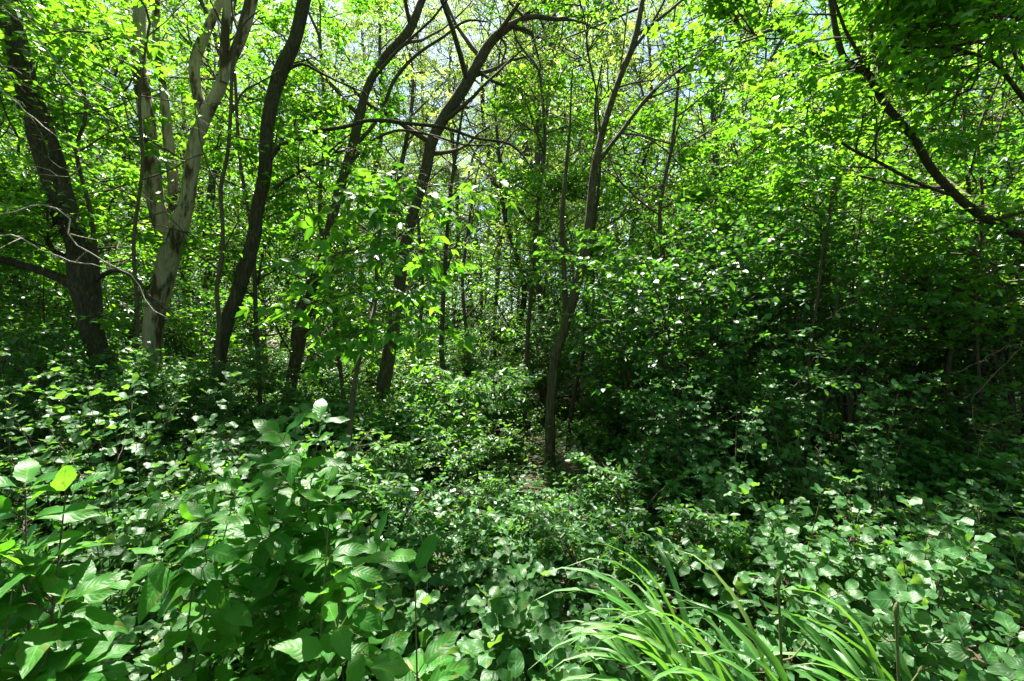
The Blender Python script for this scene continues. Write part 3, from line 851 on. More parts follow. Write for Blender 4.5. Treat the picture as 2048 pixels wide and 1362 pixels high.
def proto_shrub(name, label, cat, h, stems, seed, leaf=(.045, .065), mat=M_UNDER, group=None, nb=9, nt=7, nl=7, spread=.35, width=.82, bare=.2):
    g = np.random.default_rng(seed)
    root = thing(name, label, cat, (0, 0, 0), group)
    s = np.linspace(0, 1, 9)[None, :, None]
    azs = np.arange(stems) * 2.4 + g.uniform(0, 6, stems)
    H = g.uniform(.7, 1.0, stems) * h
    out = np.stack([np.cos(azs), np.sin(azs), 0 * azs], 1)[:, None] * (g.uniform(.3, 1.2, stems) * spread * h)[:, None, None]
    P = np.array([0, 0, 1.0]) * (H[:, None, None] * (s - .12 * s ** 3)) + out * s ** 1.6 + np.cumsum(g.normal(0, .012 * h, (stems, 9, 3)), 1) * s
    P[:, 0, 2] = -.08
    b = Buf()
    b.add(*tubes(P, np.linspace(.008 * h ** .8 + .003, .003, 9)[None] * np.ones((stems, 1)), 6))
    B = spawn(P, nb, bare, 1, (.22 * h, .45 * h), 55, .5, .02, g, 5)
    b.add(*tubes(B, np.linspace(.005, .002, 5)[None] * np.ones((len(B), 1)), 4))
    W = spawn(B, nt, .15, 1, (.10 * h ** .5, .24 * h ** .5), 55, .5, -.03, g, 3)
    b.add(*tubes(W, np.linspace(.0025, .0012, 3)[None] * np.ones((len(W), 1)), 3))
    part('stems', b.mesh('stems', M_TWIG), root)
    st = leaf_stations(W, nl, g, leaf, .2, .5)
    part('foliage', leaf_mesh('foliage', st, mat, g, width), root, 'stuff')
    return root


FAR_SPREAD = "trees far back in the woods"
far_protos = [proto_tree('woodland_tree', 'tall leafy tree far back in the woods among many alike', 'tree', h, n, 40 + i, leaf=lf, narrow=nw, weep=wp, group=FAR_SPREAD, crown_t=ct, mat=mt)
              for i, (h, n, lf, nw, wp, ct, mt) in enumerate(((14, 22, (.10, .15), .6, 0, .2, M_BACK), (17, 24, (.10, .16), .55, 0, .3, M_BACK), (15, 24, (.10, .15), .3, .28, .3, M_BACK), (12, 20, (.09, .13), .6, 0, .12, M_CANOPY), (18, 24, (.10, .16), .32, .22, .4, M_BACK)))]
UND = 'understorey saplings between the trunks'
sap_protos = [proto_tree('understorey_sapling', 'slim leafy sapling in the understorey between the trunks', 'sapling', h, n, 60 + i, leaf=(.07, .10), narrow=.6, mat=mt, group=UND, crown_t=.12, spread=(.8, 1.6), nb=6, nt=5, nl=6, r=.035)
              for i, (h, n, mt) in enumerate(((5.0, 16, M_CANOPY), (6.5, 18, M_CANOPY), (4.0, 15, M_CANOPY)))]
RSH = 'round leaved shrubs massed at right'
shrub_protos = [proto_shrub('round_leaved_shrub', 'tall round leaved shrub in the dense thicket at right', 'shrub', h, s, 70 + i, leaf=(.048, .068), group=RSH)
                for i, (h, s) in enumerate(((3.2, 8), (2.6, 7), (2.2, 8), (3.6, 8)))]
SEED_L = 'low woody seedlings covering the forest floor'
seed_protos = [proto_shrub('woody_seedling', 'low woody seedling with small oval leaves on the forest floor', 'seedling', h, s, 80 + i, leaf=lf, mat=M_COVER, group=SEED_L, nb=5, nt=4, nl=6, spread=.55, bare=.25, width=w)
               for i, (h, s, lf, w) in enumerate(((.55, 5, (.045, .07), .7), (.75, 5, (.05, .075), .62), (.45, 6, (.04, .06), .75), (.95, 5, (.05, .08), .6)))]


class Placer:
    """Uses each prototype itself once, then copies."""
    def __init__(self, protos):
        self.p, self.used = protos, set()

    def put(self, i, x, y, rot, sc, label=None, group=None, dz=0.0):
        i %= len(self.p)
        loc = (x, y, float(ground_z(x, y)) + dz)
        if i in self.used:
            return dup(self.p[i], loc, rot, sc, label, group)
        self.used.add(i)
        o = self.p[i]
        o.location = loc
        o.rotation_euler = (0, 0, rot)
        o.scale = sc if hasattr(sc, '__len__') else (sc,) * 3
        if label:
            o['label'] = label
        if group:
            o['group'] = group
        return o


far, sap, shr, see = Placer(far_protos), Placer(sap_protos), Placer(shrub_protos), Placer(seed_protos)
taken = []


def free(x, y, d):
    if any((x - a) ** 2 + (y - b) ** 2 < d * d for a, b in taken):
        return False
    taken.append((x, y))
    return True


# far trees
k = 0
for tries in range(4000):
    D = rng.uniform(12, 40)
    px = rng.uniform(-250, 2300)
    x = (px - 1024) / FPX * D
    if (770 < px < 1140 and D < 28 and rng.random() < .75) or (D < 24 and shades_gap(x, D, 1.5, 2, 18)) or not free(x, D, 1.9 + .03 * D):
        continue
    kind = int(rng.choice([0, 1, 2, 3, 4]))
    zone = 'beyond the left trunks' if px < 650 else ('beyond the sunny gap in the middle' if px < 1230 else 'beyond the thicket at right')
    lab = ('tall broad leaved tree far back ' if kind in (0, 1, 3) else 'tall drooping narrow leaved tree far back ') + zone
    far.put(kind, x, D, rng.uniform(0, 6.28), rng.uniform(.85, 1.2), lab, lab.replace(' tree ', ' trees '))
    k += 1
    if k >= 150:
        break
for px, D, kind, sc in ((800, 21, 2, 1.3), (905, 24, 4, 1.25), (985, 21.5, 2, 1.35), (850, 27, 4, 1.3), (1060, 25, 2, 1.4), (730, 24, 4, 1.2), (1180, 23, 4, 1.2)):
    x = (px - 1024) / FPX * D
    taken.append((x, D))
    far.put(kind, x, D, rng.uniform(0, 6.28), sc, 'very tall drooping narrow leaved tree against the bright sky in the middle', 'very tall drooping trees against the bright sky in the middle')
# understorey saplings
taken = []
k = 0
for tries in range(4000):
    D = rng.uniform(6.5, 24)
    px = rng.uniform(-200, 2250)
    x = (px - 1024) / FPX * D
    if 880 < px < 1090 and D < 9:
        continue
    if shades_gap(x, D, 1.0, 1, 6.5) or not free(x, D, 1.1 + .03 * D):
        continue
    zone = 'left' if px < 700 else ('mid' if px < 1250 else 'right')
    lab = {'left': 'slim leafy sapling among the leaning dark trunks', 'mid': 'slim leafy sapling behind the arching trunk and forked trunk', 'right': 'slim leafy sapling behind the round leaved thicket'}[zone]
    sap.put(int(rng.integers(3)), x, D, rng.uniform(0, 6.28), rng.uniform(.8, 1.25), lab, lab.replace('sapling', 'saplings'))
    k += 1
    if k >= 110:
        break
FGAP = 'slim saplings closing the far end of the sunny gap'
for i in range(18):
    D = 19 + 11 * (i / 18) + rng.uniform(-.3, .3)
    px = rng.uniform(790, 1120)
    sap.put(int(rng.integers(3)), (px - 1024) / FPX * D, D, rng.uniform(0, 6.28), rng.uniform(.75, 1.2), 'slim leafy sapling closing the far end of the sunny gap', FGAP)
# the thicket at right
taken = []
for px, D, i, s, lab in ((1290, 5.4, 2, 1.3, 'round leaved shrub just right of the forked trunk, at the near end of the thicket'), (1390, 4.9, 1, 1.2, 'round leaved shrub with a bright sunlit top, second from the forked trunk'),
                         (1480, 5.3, 0, 1.15, 'tall round leaved shrub in the left half of the thicket'), (1590, 5.0, 3, 1.0, 'tallest near shrub of the thicket, with several dark stems showing'),
                         (1700, 5.6, 0, 1.15, 'dense dark shrub in the middle of the thicket below the knotty limb'), (1420, 6.6, 3, 1.1, 'shrub behind the sunlit topped one in the thicket'),
                         (1560, 7.0, 0, 1.25, 'tall shrub hidden behind the many stemmed one in the thicket'), (1690, 7.2, 3, 1.2, 'tall back row shrub behind the dense dark one in the thicket'),
                         (1800, 6.3, 1, 1.25, 'dark shrub left of the bent brown trunk'), (1930, 6.2, 0, 1.15, 'dark shrub right behind the bent brown trunk'), (2040, 5.4, 3, 1.05, 'dark shrub at the right edge beside the arching bare branches'),
                         (1810, 7.8, 3, 1.25, 'back row shrub behind the one left of the bent trunk'), (1960, 7.8, 0, 1.35, 'back row shrub between the bent trunk and the dark leaning trunk at the edge'), (2120, 7, 3, 1.2, 'shrub cut off by the right edge behind the dark leaning trunk'),
                         (1340, 7.8, 0, 1.15, 'back row shrub seen above the near end of the thicket'), (1250, 7.0, 2, 1.05, 'shrub behind the wispy stem at the left end of the thicket'),
                         (1530, 4.3, 2, .75, 'low shrub at the front foot of the thicket before the many stemmed one'), (1360, 4.4, 2, .6, 'lowest front shrub of the thicket, nearest to the sunlit clearing')):
    shr.put(i, (px - 1024) / FPX * D, D, rng.uniform(0, 6.28), s, lab)
# knee high bushes in the sunny gap
GAP = 'knee high bushes in the sunny gap between the arching trunk and forked trunk'
for i in range(34):
    D = rng.uniform(5.6, 12)
    px = rng.uniform(800, 1095) if i % 3 else rng.uniform(600, 1100)
    see.put(int(rng.integers(4)), (px - 1024) / FPX * D, D, rng.uniform(0, 6.28), rng.uniform(1.0, 1.5) * (1 + .05 * (D - 5)), 'knee high bush in the sunny gap between the arching trunk and forked trunk', GAP)
HOL = 'low bushes in the dark hollow at the right edge'
for px, D, s in ((1700, 4.2, 1.1), (1790, 3.9, 1.0), (1880, 4.4, 1.2), (1960, 4.0, 1.2), (2050, 4.3, 1.4), (1840, 5.2, 1.4), (1990, 5.2, 1.5), (2080, 3.6, 1.2), (1740, 5.0, 1.3)):
    see.put(int(rng.integers(4)), (px - 1024) / FPX * D, D, rng.uniform(0, 6.28), s, 'low bush in the dark hollow at the right edge', HOL)
LST = 'waist high bushes between the near saplings and the left trunks'
for i in range(22):
    D = rng.uniform(2.7, 4.2)
    px = -60 + 41 * i + rng.uniform(-20, 20)
    see.put(int(rng.integers(4)), (px - 1024) / FPX * D, D, rng.uniform(0, 6.28), rng.uniform(.75, 1.1) * (.75 if px > 700 else 1), 'waist high bush between the near saplings and the left trunks', LST)
# shrubs at left and behind
LSH = 'leafy shrubs round the feet of the left trunks'
for px, D, i, s, lab in ((60, 4.6, 1, .8, 'leafy shrub left of the foot of the broad dark trunk'), (170, 4.2, 2, .75, 'leafy shrub in front of the foot of the broad dark trunk'), (300, 4.6, 1, .7, 'leafy shrub in front of the foot of the dead pale tree'),
                         (400, 5.0, 2, .72, 'leafy shrub between the feet of the dead pale tree and the leaning trunk'), (-40, 4.0, 0, .75, 'leafy shrub cut off by the left edge, nearest of the left ones'), (100, 6.2, 0, .95, 'taller shrub behind the broad dark trunk'),
                         (260, 7.4, 3, .85, 'tall shrub behind the dead pale tree'), (-60, 6.4, 3, 1.0, 'tall shrub at the left edge behind the dim slender trunk'), (480, 6.6, 2, .68, 'low shrub right of the foot of the dark leaning trunk'),
                         (620, 6.4, 2, .55, 'low shrub right of the foot of the curved trunk'), (380, 8.2, 0, .85, 'tall shrub seen between the stubby stem and the dead pale tree'), (20, 8.2, 0, 1.15, 'tallest shrub in the dim far left behind the slender trunk'), (690, 8.8, 1, .6, 'low shrub left of the foot of the arching trunk')):
    shr.put(i, (px - 1024) / FPX * D, D, rng.uniform(0, 6.28), s, lab, LSH)
k = 0
for tries in range(3000):
    D = rng.uniform(9, 34)
    px = rng.uniform(-200, 2250)
    x = (px - 1024) / FPX * D
    if not free(x, D, .7 + .025 * D):
        continue
    shr.put(int(rng.integers(4)), x, D, rng.uniform(0, 6.28), rng.uniform(.45, .8) * (1 + .02 * D), 'small bushy shrub growing far behind the main trunks', 'shrubs far behind the main trunks')
    k += 1
    if k >= 200:
        break
# woody seedlings from three metres on
taken = []
k = 0
for tries in range(9000):
    D = 2.7 + 8.5 * rng.random() ** 1.5
    px = rng.uniform(-150, 2200)
    x = (px - 1024) / FPX * D
    if not free(x, D, .26 + .03 * D):
        continue
    tall = .72 if (850 < px < 1200) else .95
    if px > 1450:
        tall = .7
    zone = 'beneath the round leaved thicket' if px > 1250 else ('in the sunlit middle of the floor' if px > 800 else 'below the left trunks')
    see.put(int(rng.integers(4)), x, D, rng.uniform(0, 6.28), tall * rng.uniform(.75, 1.15), 'low small leaved woody seedling ' + zone, 'woody seedlings ' + zone)
    k += 1
    if k >= 290:
        break

# ------------------------------------------------------------------ ground cover, litter, far wood
g = np.random.default_rng(5)
N = 52000
D = .9 + 12 * g.random(N) ** 1.3
x = (g.uniform(-200, 2250, N) - 1024) / FPX * D
hgt = (.04 + .22 * g.random(N) ** 1.5)
patch = np.sin(x * 2.3 + D) * np.sin(D * 2.9 + 1.7 * x) + g.normal(0, .5, N)
kk = patch > -.95
x, D, hgt = x[kk], D[kk], hgt[kk]
pos = np.stack([x, D, ground_z(x, D) + hgt], 1)
a = g.uniform(0, 6.28, len(x))
d = norm(np.stack([np.cos(a), np.sin(a), g.normal(-.1, .25, len(x))], 1))
up = norm(np.array([0, 0, 1.0]) + g.normal(0, .35, d.shape))
n = norm(up - d * (up * d).sum(1, keepdims=True))
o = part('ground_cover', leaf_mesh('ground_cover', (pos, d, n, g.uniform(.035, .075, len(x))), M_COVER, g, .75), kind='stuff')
o['label'] = 'low mixed green leaves carpeting the forest floor'
N = 36000
D = 5.5 + 35 * g.random(N) ** 1.2
x = (g.uniform(-200, 2250, N) - 1024) / FPX * D
pos = np.stack([x, D, ground_z(x, D) + .05 + .55 * g.random(N) ** 1.5], 1)
d = norm(g.normal(0, 1, (N, 3)) * [1, 1, .35])
up = norm(np.array([0, 0, 1.0]) + g.normal(0, .4, d.shape))
n = norm(up - d * (up * d).sum(1, keepdims=True))
o = part('far_undergrowth', leaf_mesh('far_undergrowth', (pos, d, n, g.uniform(.7, 1.2, N) * (.035 + .0035 * D)), M_BACK, g, .7, simple=True), kind='stuff')
o['label'] = 'low green undergrowth far back between the trunks'
N = 14000
D = .8 + 9 * g.random(N) ** 1.4
x = (g.uniform(-200, 2250, N) - 1024) / FPX * D
pos = np.stack([x, D, ground_z(x, D) + g.uniform(.004, .03, N)], 1)
a = g.uniform(0, 6.28, N)
d = norm(np.stack([np.cos(a), np.sin(a), g.normal(0, .2, N)], 1))
up = norm(np.array([0, 0, 1.0]) + g.normal(0, .35, d.shape))
n = norm(up - d * (up * d).sum(1, keepdims=True))
o = part('fallen_leaves', leaf_mesh('fallen_leaves', (pos, d, n, g.uniform(.03, .06, N)), M_LITTER, g, .6), kind='stuff')
o['label'] = 'brown fallen leaves and bits on the dark soil'
N = 125000
D = g.uniform(42, 62, N)
x = g.uniform(-75, 75, N)
top = 18 + 4 * np.sin(x * .35) + 3 * np.sin(x * .9 + 2) + .12 * (D - 42)
z = g.random(N) ** .8 * top
pos = np.stack([x, D, z], 1) + g.normal(0, .4, (N, 3))
d = norm(g.normal(0, 1, (N, 3)) * [1, 1, .5])
up = norm(np.array([0, -.4, .7]) + g.normal(0, .6, d.shape))
n = norm(up - d * (up * d).sum(1, keepdims=True))
o = part('distant_woods', leaf_mesh('distant_woods', (pos, d, n, g.uniform(.25, .45, N)), M_BACK, g, .6, simple=True), kind='stuff')
o['label'] = 'far wood reading as one mass of light green leaves'
# unseen leaf mass, added over and behind the viewpoint to block skylight and sun
N = 105000
q = g.random(N)
over = q < .5
az_ = g.uniform(math.pi * .92, math.pi * 2.08, N)
rad = g.uniform(6.5, 13, N)
pos = np.where(over[:, None], np.stack([g.uniform(-13, 12, N), g.uniform(-12, 6.5, N), g.uniform(5.5, 11, N)], 1),
               np.stack([rad * np.cos(az_), rad * np.sin(az_) - .5, g.uniform(.2, 10, N)], 1))
hole = np.sin(pos[:, 0] * 1.1 + 1) * np.sin(pos[:, 1] * 1.3) + .6 * np.sin(pos[:, 0] * 2.7 + pos[:, 1] * 2.1) + g.normal(0, .3, N)
pos = pos[((hole > -.45) | ~over) & ((pos[:, 1] < .5) | (pos[:, 2] > 2.1 + .8 * pos[:, 1]))]
pos = pos[~((pos[:, 0] > 1.0) & (pos[:, 1] > 2.0) & (g.random(len(pos)) < .75))]
pos = pos[sunlit(pos, g)]
d = norm(g.normal(0, 1, pos.shape) * [1, 1, .4])
up = norm(np.array([0, 0, 1.0]) + g.normal(0, .6, d.shape))
n = norm(up - d * (up * d).sum(1, keepdims=True))
o = part('shading_leaf_mass', leaf_mesh('shading_leaf_mass', (pos, d, n, g.uniform(.14, .24, len(pos))), M_CANOPY, g, .6, simple=True), kind='stuff')
o['label'] = 'unseen leaf mass added over and behind the viewpoint for shade'


# ------------------------------------------------------------------ the near plants: every leaf a part
def leaf_piece(name, mat, a=.7, b=.9, width=.5, seg=10, fold=.15, bend=.2, serr=0.0, twist=0.0, wave=0.0):
    t = np.linspace(0, 1, seg + 1)
    w = t ** a * (1 - t) ** b
    w = w / w.max() * width / 2
    w[0] = w[-1] = .004
    if serr:
        w[1:-1] *= 1 + serr * np.where(np.arange(seg - 1) % 2 == 0, 1, -1)
    V, uv = [], []
    for i, tt in enumerate(t):
        for v in (-1, 0, 1):
            y = v * w[i]
            z = abs(y) * fold - bend * tt ** 2 + wave * math.sin(tt * 9 + v) * abs(y) + twist * y * tt
            V.append((tt, y, z))
            uv.append((tt, v))
    F = []
    for i in range(seg):
        q = i * 3
        F += [(q, q + 3, q + 4, q + 1), (q + 1, q + 4, q + 5, q + 2)]
    return make_mesh(name, np.array(V), np.array(F), None, mat, uv=np.array(uv, float))


LEAF_ASH = [leaf_piece('leaf', M_ASH, .62, .95, w, 12, f, b, .05, tw, .25) for w, f, b, tw in ((.42, .2, .12, .3), (.36, .35, .3, -.35), (.46, .12, .35, .25), (.50, .2, .2, 0))]
LEAF_OVAL = [leaf_piece('leaf', M_OVAL, .55, .62, w, 8, f, b, .0, tw, .3) for w, f, b, tw in ((.66, .2, .12, .2), (.72, .12, .2, -.2), (.6, .28, .15, .1), (.78, .15, .06, 0))]
LEAF_HERB = [leaf_piece('leaf', M_HERB, .6, .55, w, 12, f, b, .11, tw, .35) for w, f, b, tw in ((.7, .15, .15, .1), (.62, .2, .25, -.2), (.8, .1, .1, .1))]
SINGLE = {'n': 0}


def put_leaf(root, base, me, pos, d, n, L):
    o = bpy.data.objects.new('leaf', me)
    COL.objects.link(o)
    o.parent = root
    b = np.cross(n, d)
    p = pos - base
    M = Matrix(((d[0] * L, b[0] * L, n[0] * L, p[0]), (d[1] * L, b[1] * L, n[1] * L, p[1]), (d[2] * L, b[2] * L, n[2] * L, p[2]), (0, 0, 0, 1)))
    o.matrix_basis = M
    SINGLE['n'] += 1


def near_plant(name, label, cat, base_xy, tips, meshes, g, leaf=(.09, .13), nodes=7, group=None, opposite=True, t0=.35, branches=0, blen=.3, droop=.3, stem_r=.004, stem_mat=M_STEM, bow=.1, cap=300, face=0.35, leaf_up=.0, branch_nodes=4, petiole=.18):
    """stems to each tip, side shoots, leaves as parts."""
    base = np.array([base_xy[0], base_xy[1], float(ground_z(*base_xy))])
    root = thing(name, label, cat, base, group)
    P = []
    for tip in tips:
        tip = np.asarray(tip, float)
        mid = base * .45 + tip * .55 + np.array([g.normal(0, .04), g.normal(0, .04), bow * np.linalg.norm(tip - base) * .5])
        mid[:2] = base[:2] * .65 + tip[:2] * .35
        P.append(catmull([base + [0, 0, -.03], mid, tip], 10))
    P = np.array(P)
    b = Buf()
    b.add(*tubes(P, np.linspace(stem_r, stem_r * .4, 10)[None] * np.ones((len(P), 1)), 6))
    sets = [(P, nodes, t0)]
    if branches:
        B = spawn(P, branches, t0, .92, (blen * .6, blen), 55, .5, .08, g, 10, .45)
        b.add(*tubes(B, np.linspace(stem_r * .55, stem_r * .25, 10)[None] * np.ones((len(B), 1)), 5))
        sets.append((B, branch_nodes, .15))
    st, pet = [], []
    for paths, nn, s0 in sets:
        for path in paths:
            az0 = g.uniform(0, 6.28)
            for j in range(nn):
                t = s0 + (1 - s0) * (j + .3) / nn if j < nn - 1 else 1.0
                pos, tan = along(path[None], np.array([t]))
                pos, tan = pos[0], tan[0]
                ring = 2 if opposite else 1
                if j == nn - 1:
                    ring = 3
                for q in range(ring):
                    az = az0 + j * (1.57 if opposite else 2.6) + q * 6.283 / ring
                    h = np.array([math.cos(az), math.sin(az), 0])
                    h = h - tan * (h @ tan) * .6
                    d = norm(h * .9 + tan * (.45 if j < nn - 1 else .8) + np.array([0, 0, -droop * g.uniform(.4, 1.4) + leaf_up]) + g.normal(0, .12, 3))
                    up = norm(np.array([0, -face, 1.0]) + g.normal(0, .28, 3))
                    nrm = norm(up - d * (up @ d))
                    L = g.uniform(*leaf) * (.75 + .35 * math.sin(3.0 * min(1, .25 + t * .7)))
                    p1 = pos + d * L * petiole + np.array([0, 0, .1 * L])
                    pet.append([pos, (pos + p1) / 2 + [0, 0, .01 * L], p1])
                    st.append((p1, d, nrm, L))
    b.add(*tubes(np.array(pet), np.full((len(pet), 3), stem_r * .28), 4))
    part('stem', b.mesh('stem', stem_mat, base), root)
    for i, (p1, d, nrm, L) in enumerate(st[:cap]):
        put_leaf(root, base, meshes[int(g.integers(len(meshes)))], p1, d, nrm, L)
    return root


g = np.random.default_rng(21)


def tip(px, py, D):
    return at(px, py, D)


# large leaved saplings at left
near_plant('large_leaved_sapling', 'large leaved sapling with its upright tip rising in front of the left trunks', 'sapling', (-.85, 1.75), [tip(640, 850, 1.75), tip(590, 940, 1.65), tip(500, 990, 1.6)], LEAF_ASH, g, (.10, .145), 9, None, True, .35, 4, .32, bow=.1, stem_r=.0045)
near_plant('large_leaved_sapling', 'large leaved sapling with drooping pointed leaves, lower left, in dappled light', 'sapling', (-1.0, 1.35), [tip(470, 990, 1.5), tip(400, 1050, 1.45)], LEAF_ASH, g, (.09, .135), 8, None, True, .35, 3, .32, droop=.5, stem_r=.0045)
near_plant('large_leaved_sapling', 'large leaved sapling just left of the bottom middle with broad shaded leaves', 'sapling', (-.50, 1.12), [tip(660, 1010, 1.35), tip(690, 1150, 1.15)], LEAF_ASH, g, (.08, .125), 9, None, True, .3, 3, .28, droop=.45, stem_r=.0045)
near_plant('large_leaved_sapling', 'sunlit sapling at the left edge with long pale leaves on a brown stem', 'sapling', (-1.18, 1.12), [tip(50, 985, 1.25), tip(130, 1000, 1.25)], LEAF_ASH, g, (.11, .155), 8, None, True, .35, 4, .25, droop=.3, stem_r=.0045, stem_mat=M_TWIG)
near_plant('large_leaved_sapling', 'large leaved sapling in the bottom left corner with dull leaves', 'sapling', (-1.25, 1.05), [tip(130, 1210, 1.15), tip(30, 1150, 1.15)], LEAF_ASH, g, (.08, .12), 7, None, True, .3, 3, .25, droop=.35)
near_plant('large_leaved_sapling', 'dark shaded young sapling at the bottom, left of the sunlit herbs', 'sapling', (-.20, 1.0), [tip(830, 1160, 1.05)], LEAF_ASH, g, (.08, .115), 6, None, True, .3, 2, .15, droop=.15, leaf_up=.1)
near_plant('large_leaved_sapling', 'bushy sapling below the leaning trunk with mid green leaves', 'sapling', (-1.35, 2.2), [tip(400, 930, 2.2), tip(470, 960, 2.1), tip(330, 960, 2.3)], LEAF_ASH, g, (.075, .11), 8, None, True, .35, 4, .35, stem_r=.0045)
near_plant('large_leaved_sapling', 'sapling with toothed leaves at the right of the left thicket beside a bare twig', 'sapling', (-.62, 1.7), [tip(720, 960, 1.75), tip(650, 1060, 1.6)], LEAF_ASH, g, (.075, .11), 7, None, True, .35, 3, .28)

# compound-leaved sapling whose boughs hang in the middle
LEAF_BOX = [leaf_piece('leaf', M_ASH, .6, 1.0, w, 10, f, b, .06, tw, .25) for w, f, b, tw in ((.48, .2, .15, .2), (.44, .25, .3, -.2), (.54, .15, .25, .1))]


def bough_sapling():
    base = np.array([(700 - 1024) / FPX * 3.7, 3.7, 0.0])
    base[2] = float(ground_z(base[0], base[1]))
    root = thing('hanging_sapling', 'tall sapling in front of the arching trunk, its big hanging leaf sprays filling the middle', 'sapling', base)
    gg = np.random.default_rng(77)
    tr = catmull([base + [0, 0, -.05], at(706, 790, 3.7), at(722, 700, 3.7), at(748, 620, 3.7), at(755, 500, 3.65), at(770, 400, 3.6), at(790, 330, 3.6)], 30)
    b = Buf()
    b.add(*tubes(tr, np.linspace(.028, .008, 30), 9, .03, 3))
    limbs = [[(757, 500, 3.65), (800, 470, 3.4), (850, 430, 3.2), (920, 400, 3.1)], [(755, 520, 3.65), (700, 500, 3.4), (650, 520, 3.3)], [(765, 430, 3.6), (830, 380, 3.4), (900, 370, 3.3), (960, 385, 3.2)],
             [(765, 440, 3.6), (720, 400, 3.4), (690, 385, 3.3)], [(752, 590, 3.7), (800, 585, 3.4), (840, 620, 3.2), (880, 655, 3.1)], [(750, 610, 3.7), (700, 590, 3.4), (640, 600, 3.3), (590, 615, 3.2)],
             [(785, 350, 3.6), (800, 345, 3.4), (815, 365, 3.3)], [(757, 520, 3.6), (820, 500, 3.3), (870, 500, 3.1)], [(750, 600, 3.7), (740, 640, 3.4), (730, 670, 3.2)]]
    P = np.array([catmull([at(*q) for q in l], 10) for l in limbs])
    b.add(*tubes(P, np.linspace(.009, .003, 10)[None] * np.ones((len(P), 1)), 6))
    B = spawn(P, 11, .2, 1, (.2, .5), 50, .4, -.12, gg, 5, .3)
    b.add(*tubes(B, np.linspace(.003, .0015, 5)[None] * np.ones((len(B), 1)), 4))
    part('trunk', b.mesh('trunk', M_TWIG, base), root)
    st = leaf_stations(B, 5, gg, (.085, .125), .35, .35, compound=3)
    perm = gg.permutation(len(st[0]))
    rest = [z[perm[300:]] for z in st]
    kk = sunlit(rest[0], gg) & keep_sight(rest[0], gg, .5)
    rest = [z[kk] for z in rest]
    part('foliage', leaf_mesh('foliage', rest, M_CANOPY, gg, .5, base), root, 'stuff')
    ks = keep_sight(st[0], gg, .55)
    for i in [j for j in perm[:300] if ks[j]]:
        put_leaf(root, base, LEAF_BOX[int(gg.integers(3))], st[0][i], st[1][i], st[2][i], st[3][i])


bough_sapling()

# round-leaved young shrubs at right, lit
ROV = 'young round leaved shoots at right'
for i, (px, py, D, nt, lab) in enumerate(((1590, 985, 2.3, 3, 'sunlit round leaved shoot rising tallest in the right clearing'), (1740, 985, 2.4, 3, 'round leaved shoot standing before the dark hollow at right'),
                                          (1830, 1040, 2.0, 3, 'pale sunlit shoot with round leaves at right, beside the dark hollow'), (1520, 1120, 2.2, 3, 'round leaved shoot lying low just behind the strap leaved clump'),
                                          (1750, 1160, 1.75, 4, 'bright round leaved shoot arching above the right hand strap leaves'), (1900, 1160, 1.65, 3, 'round leaved shoot with deeply veined leaves near the right edge'),
                                          (1640, 1150, 1.9, 3, 'level round leaved shoot with leaves paired along its stem'), (1450, 940, 3.2, 4, 'tall sunlit shoot of small round leaves before the thicket'), (1985, 1230, 1.45, 3, 'dim round leaved shoot in the bottom right corner'),
                                          (1560, 1050, 2.6, 3, 'half shaded round leaved shoot behind the sunlit ones'))):
    c = tip(px, py, D)
    tips = [c + [g.normal(0, .16), g.normal(0, .12), -abs(g.normal(0, .12)) * (q > 0)] for q in range(nt)]
    near_plant('round_leaved_shoot', lab, 'shrub', (c[0] + g.normal(0, .08), c[1] + .05), tips, LEAF_OVAL, g, (.06, .085), 9, None, False, .3, 3, .25, droop=.2, stem_r=.004, stem_mat=M_TWIG, face=.5)
DRK = 'dim seedlings in the shade at the right edge'
for i in range(12):
    D = g.uniform(1.7, 3.2)
    c = tip(g.uniform(1820, 2080), 0, D)
    h = g.uniform(.35, .75)
    near_plant('shade_seedling', 'dim round leaved seedling in the shade at the lower right edge', 'seedling', (c[0], D), [np.array([c[0] + g.normal(0, .1), D + g.normal(0, .1), h + g.normal(0, .1)]) for q in range(3)], LEAF_OVAL, g, (.05, .08), 7, DRK, False, .35, 1, .2, droop=.2)
EDG = 'round leaved shoots along the front of the thicket'
for i in range(11):
    px, py, D = 1270 + 52 * i + g.uniform(-20, 20), g.uniform(740, 900), g.uniform(3.1, 4.0)
    c = tip(px, py, D)
    near_plant('thicket_shoot', 'round leaved shoot along the shaded front of the thicket', 'shrub', (c[0] + g.normal(0, .1), D), [c + [g.normal(0, .22), g.normal(0, .15), -abs(g.normal(0, .25)) * (q > 0)] for q in range(4)], LEAF_OVAL, g, (.045, .07), 9, EDG, False, .4, 2, .4, droop=.25, stem_mat=M_TWIG, face=.5)
LED = 'glossy shoots before the feet of the left trunks'
for i in range(9):
    px, py, D = 40 + 78 * i + g.uniform(-25, 25), g.uniform(700, 860) if i < 5 else g.uniform(820, 900), g.uniform(2.7, 3.5)
    c = tip(px, py, D)
    near_plant('glossy_shoot', 'glossy oval leaved shoot standing before the feet of the left trunks', 'shrub', (c[0] + g.normal(0, .1), D), [c + [g.normal(0, .22), g.normal(0, .15), -abs(g.normal(0, .25)) * (q > 0)] for q in range(4)], LEAF_OVAL, g, (.06, .09), 8, LED, False, .4, 2, .4, droop=.2, stem_mat=M_TWIG, face=.35)
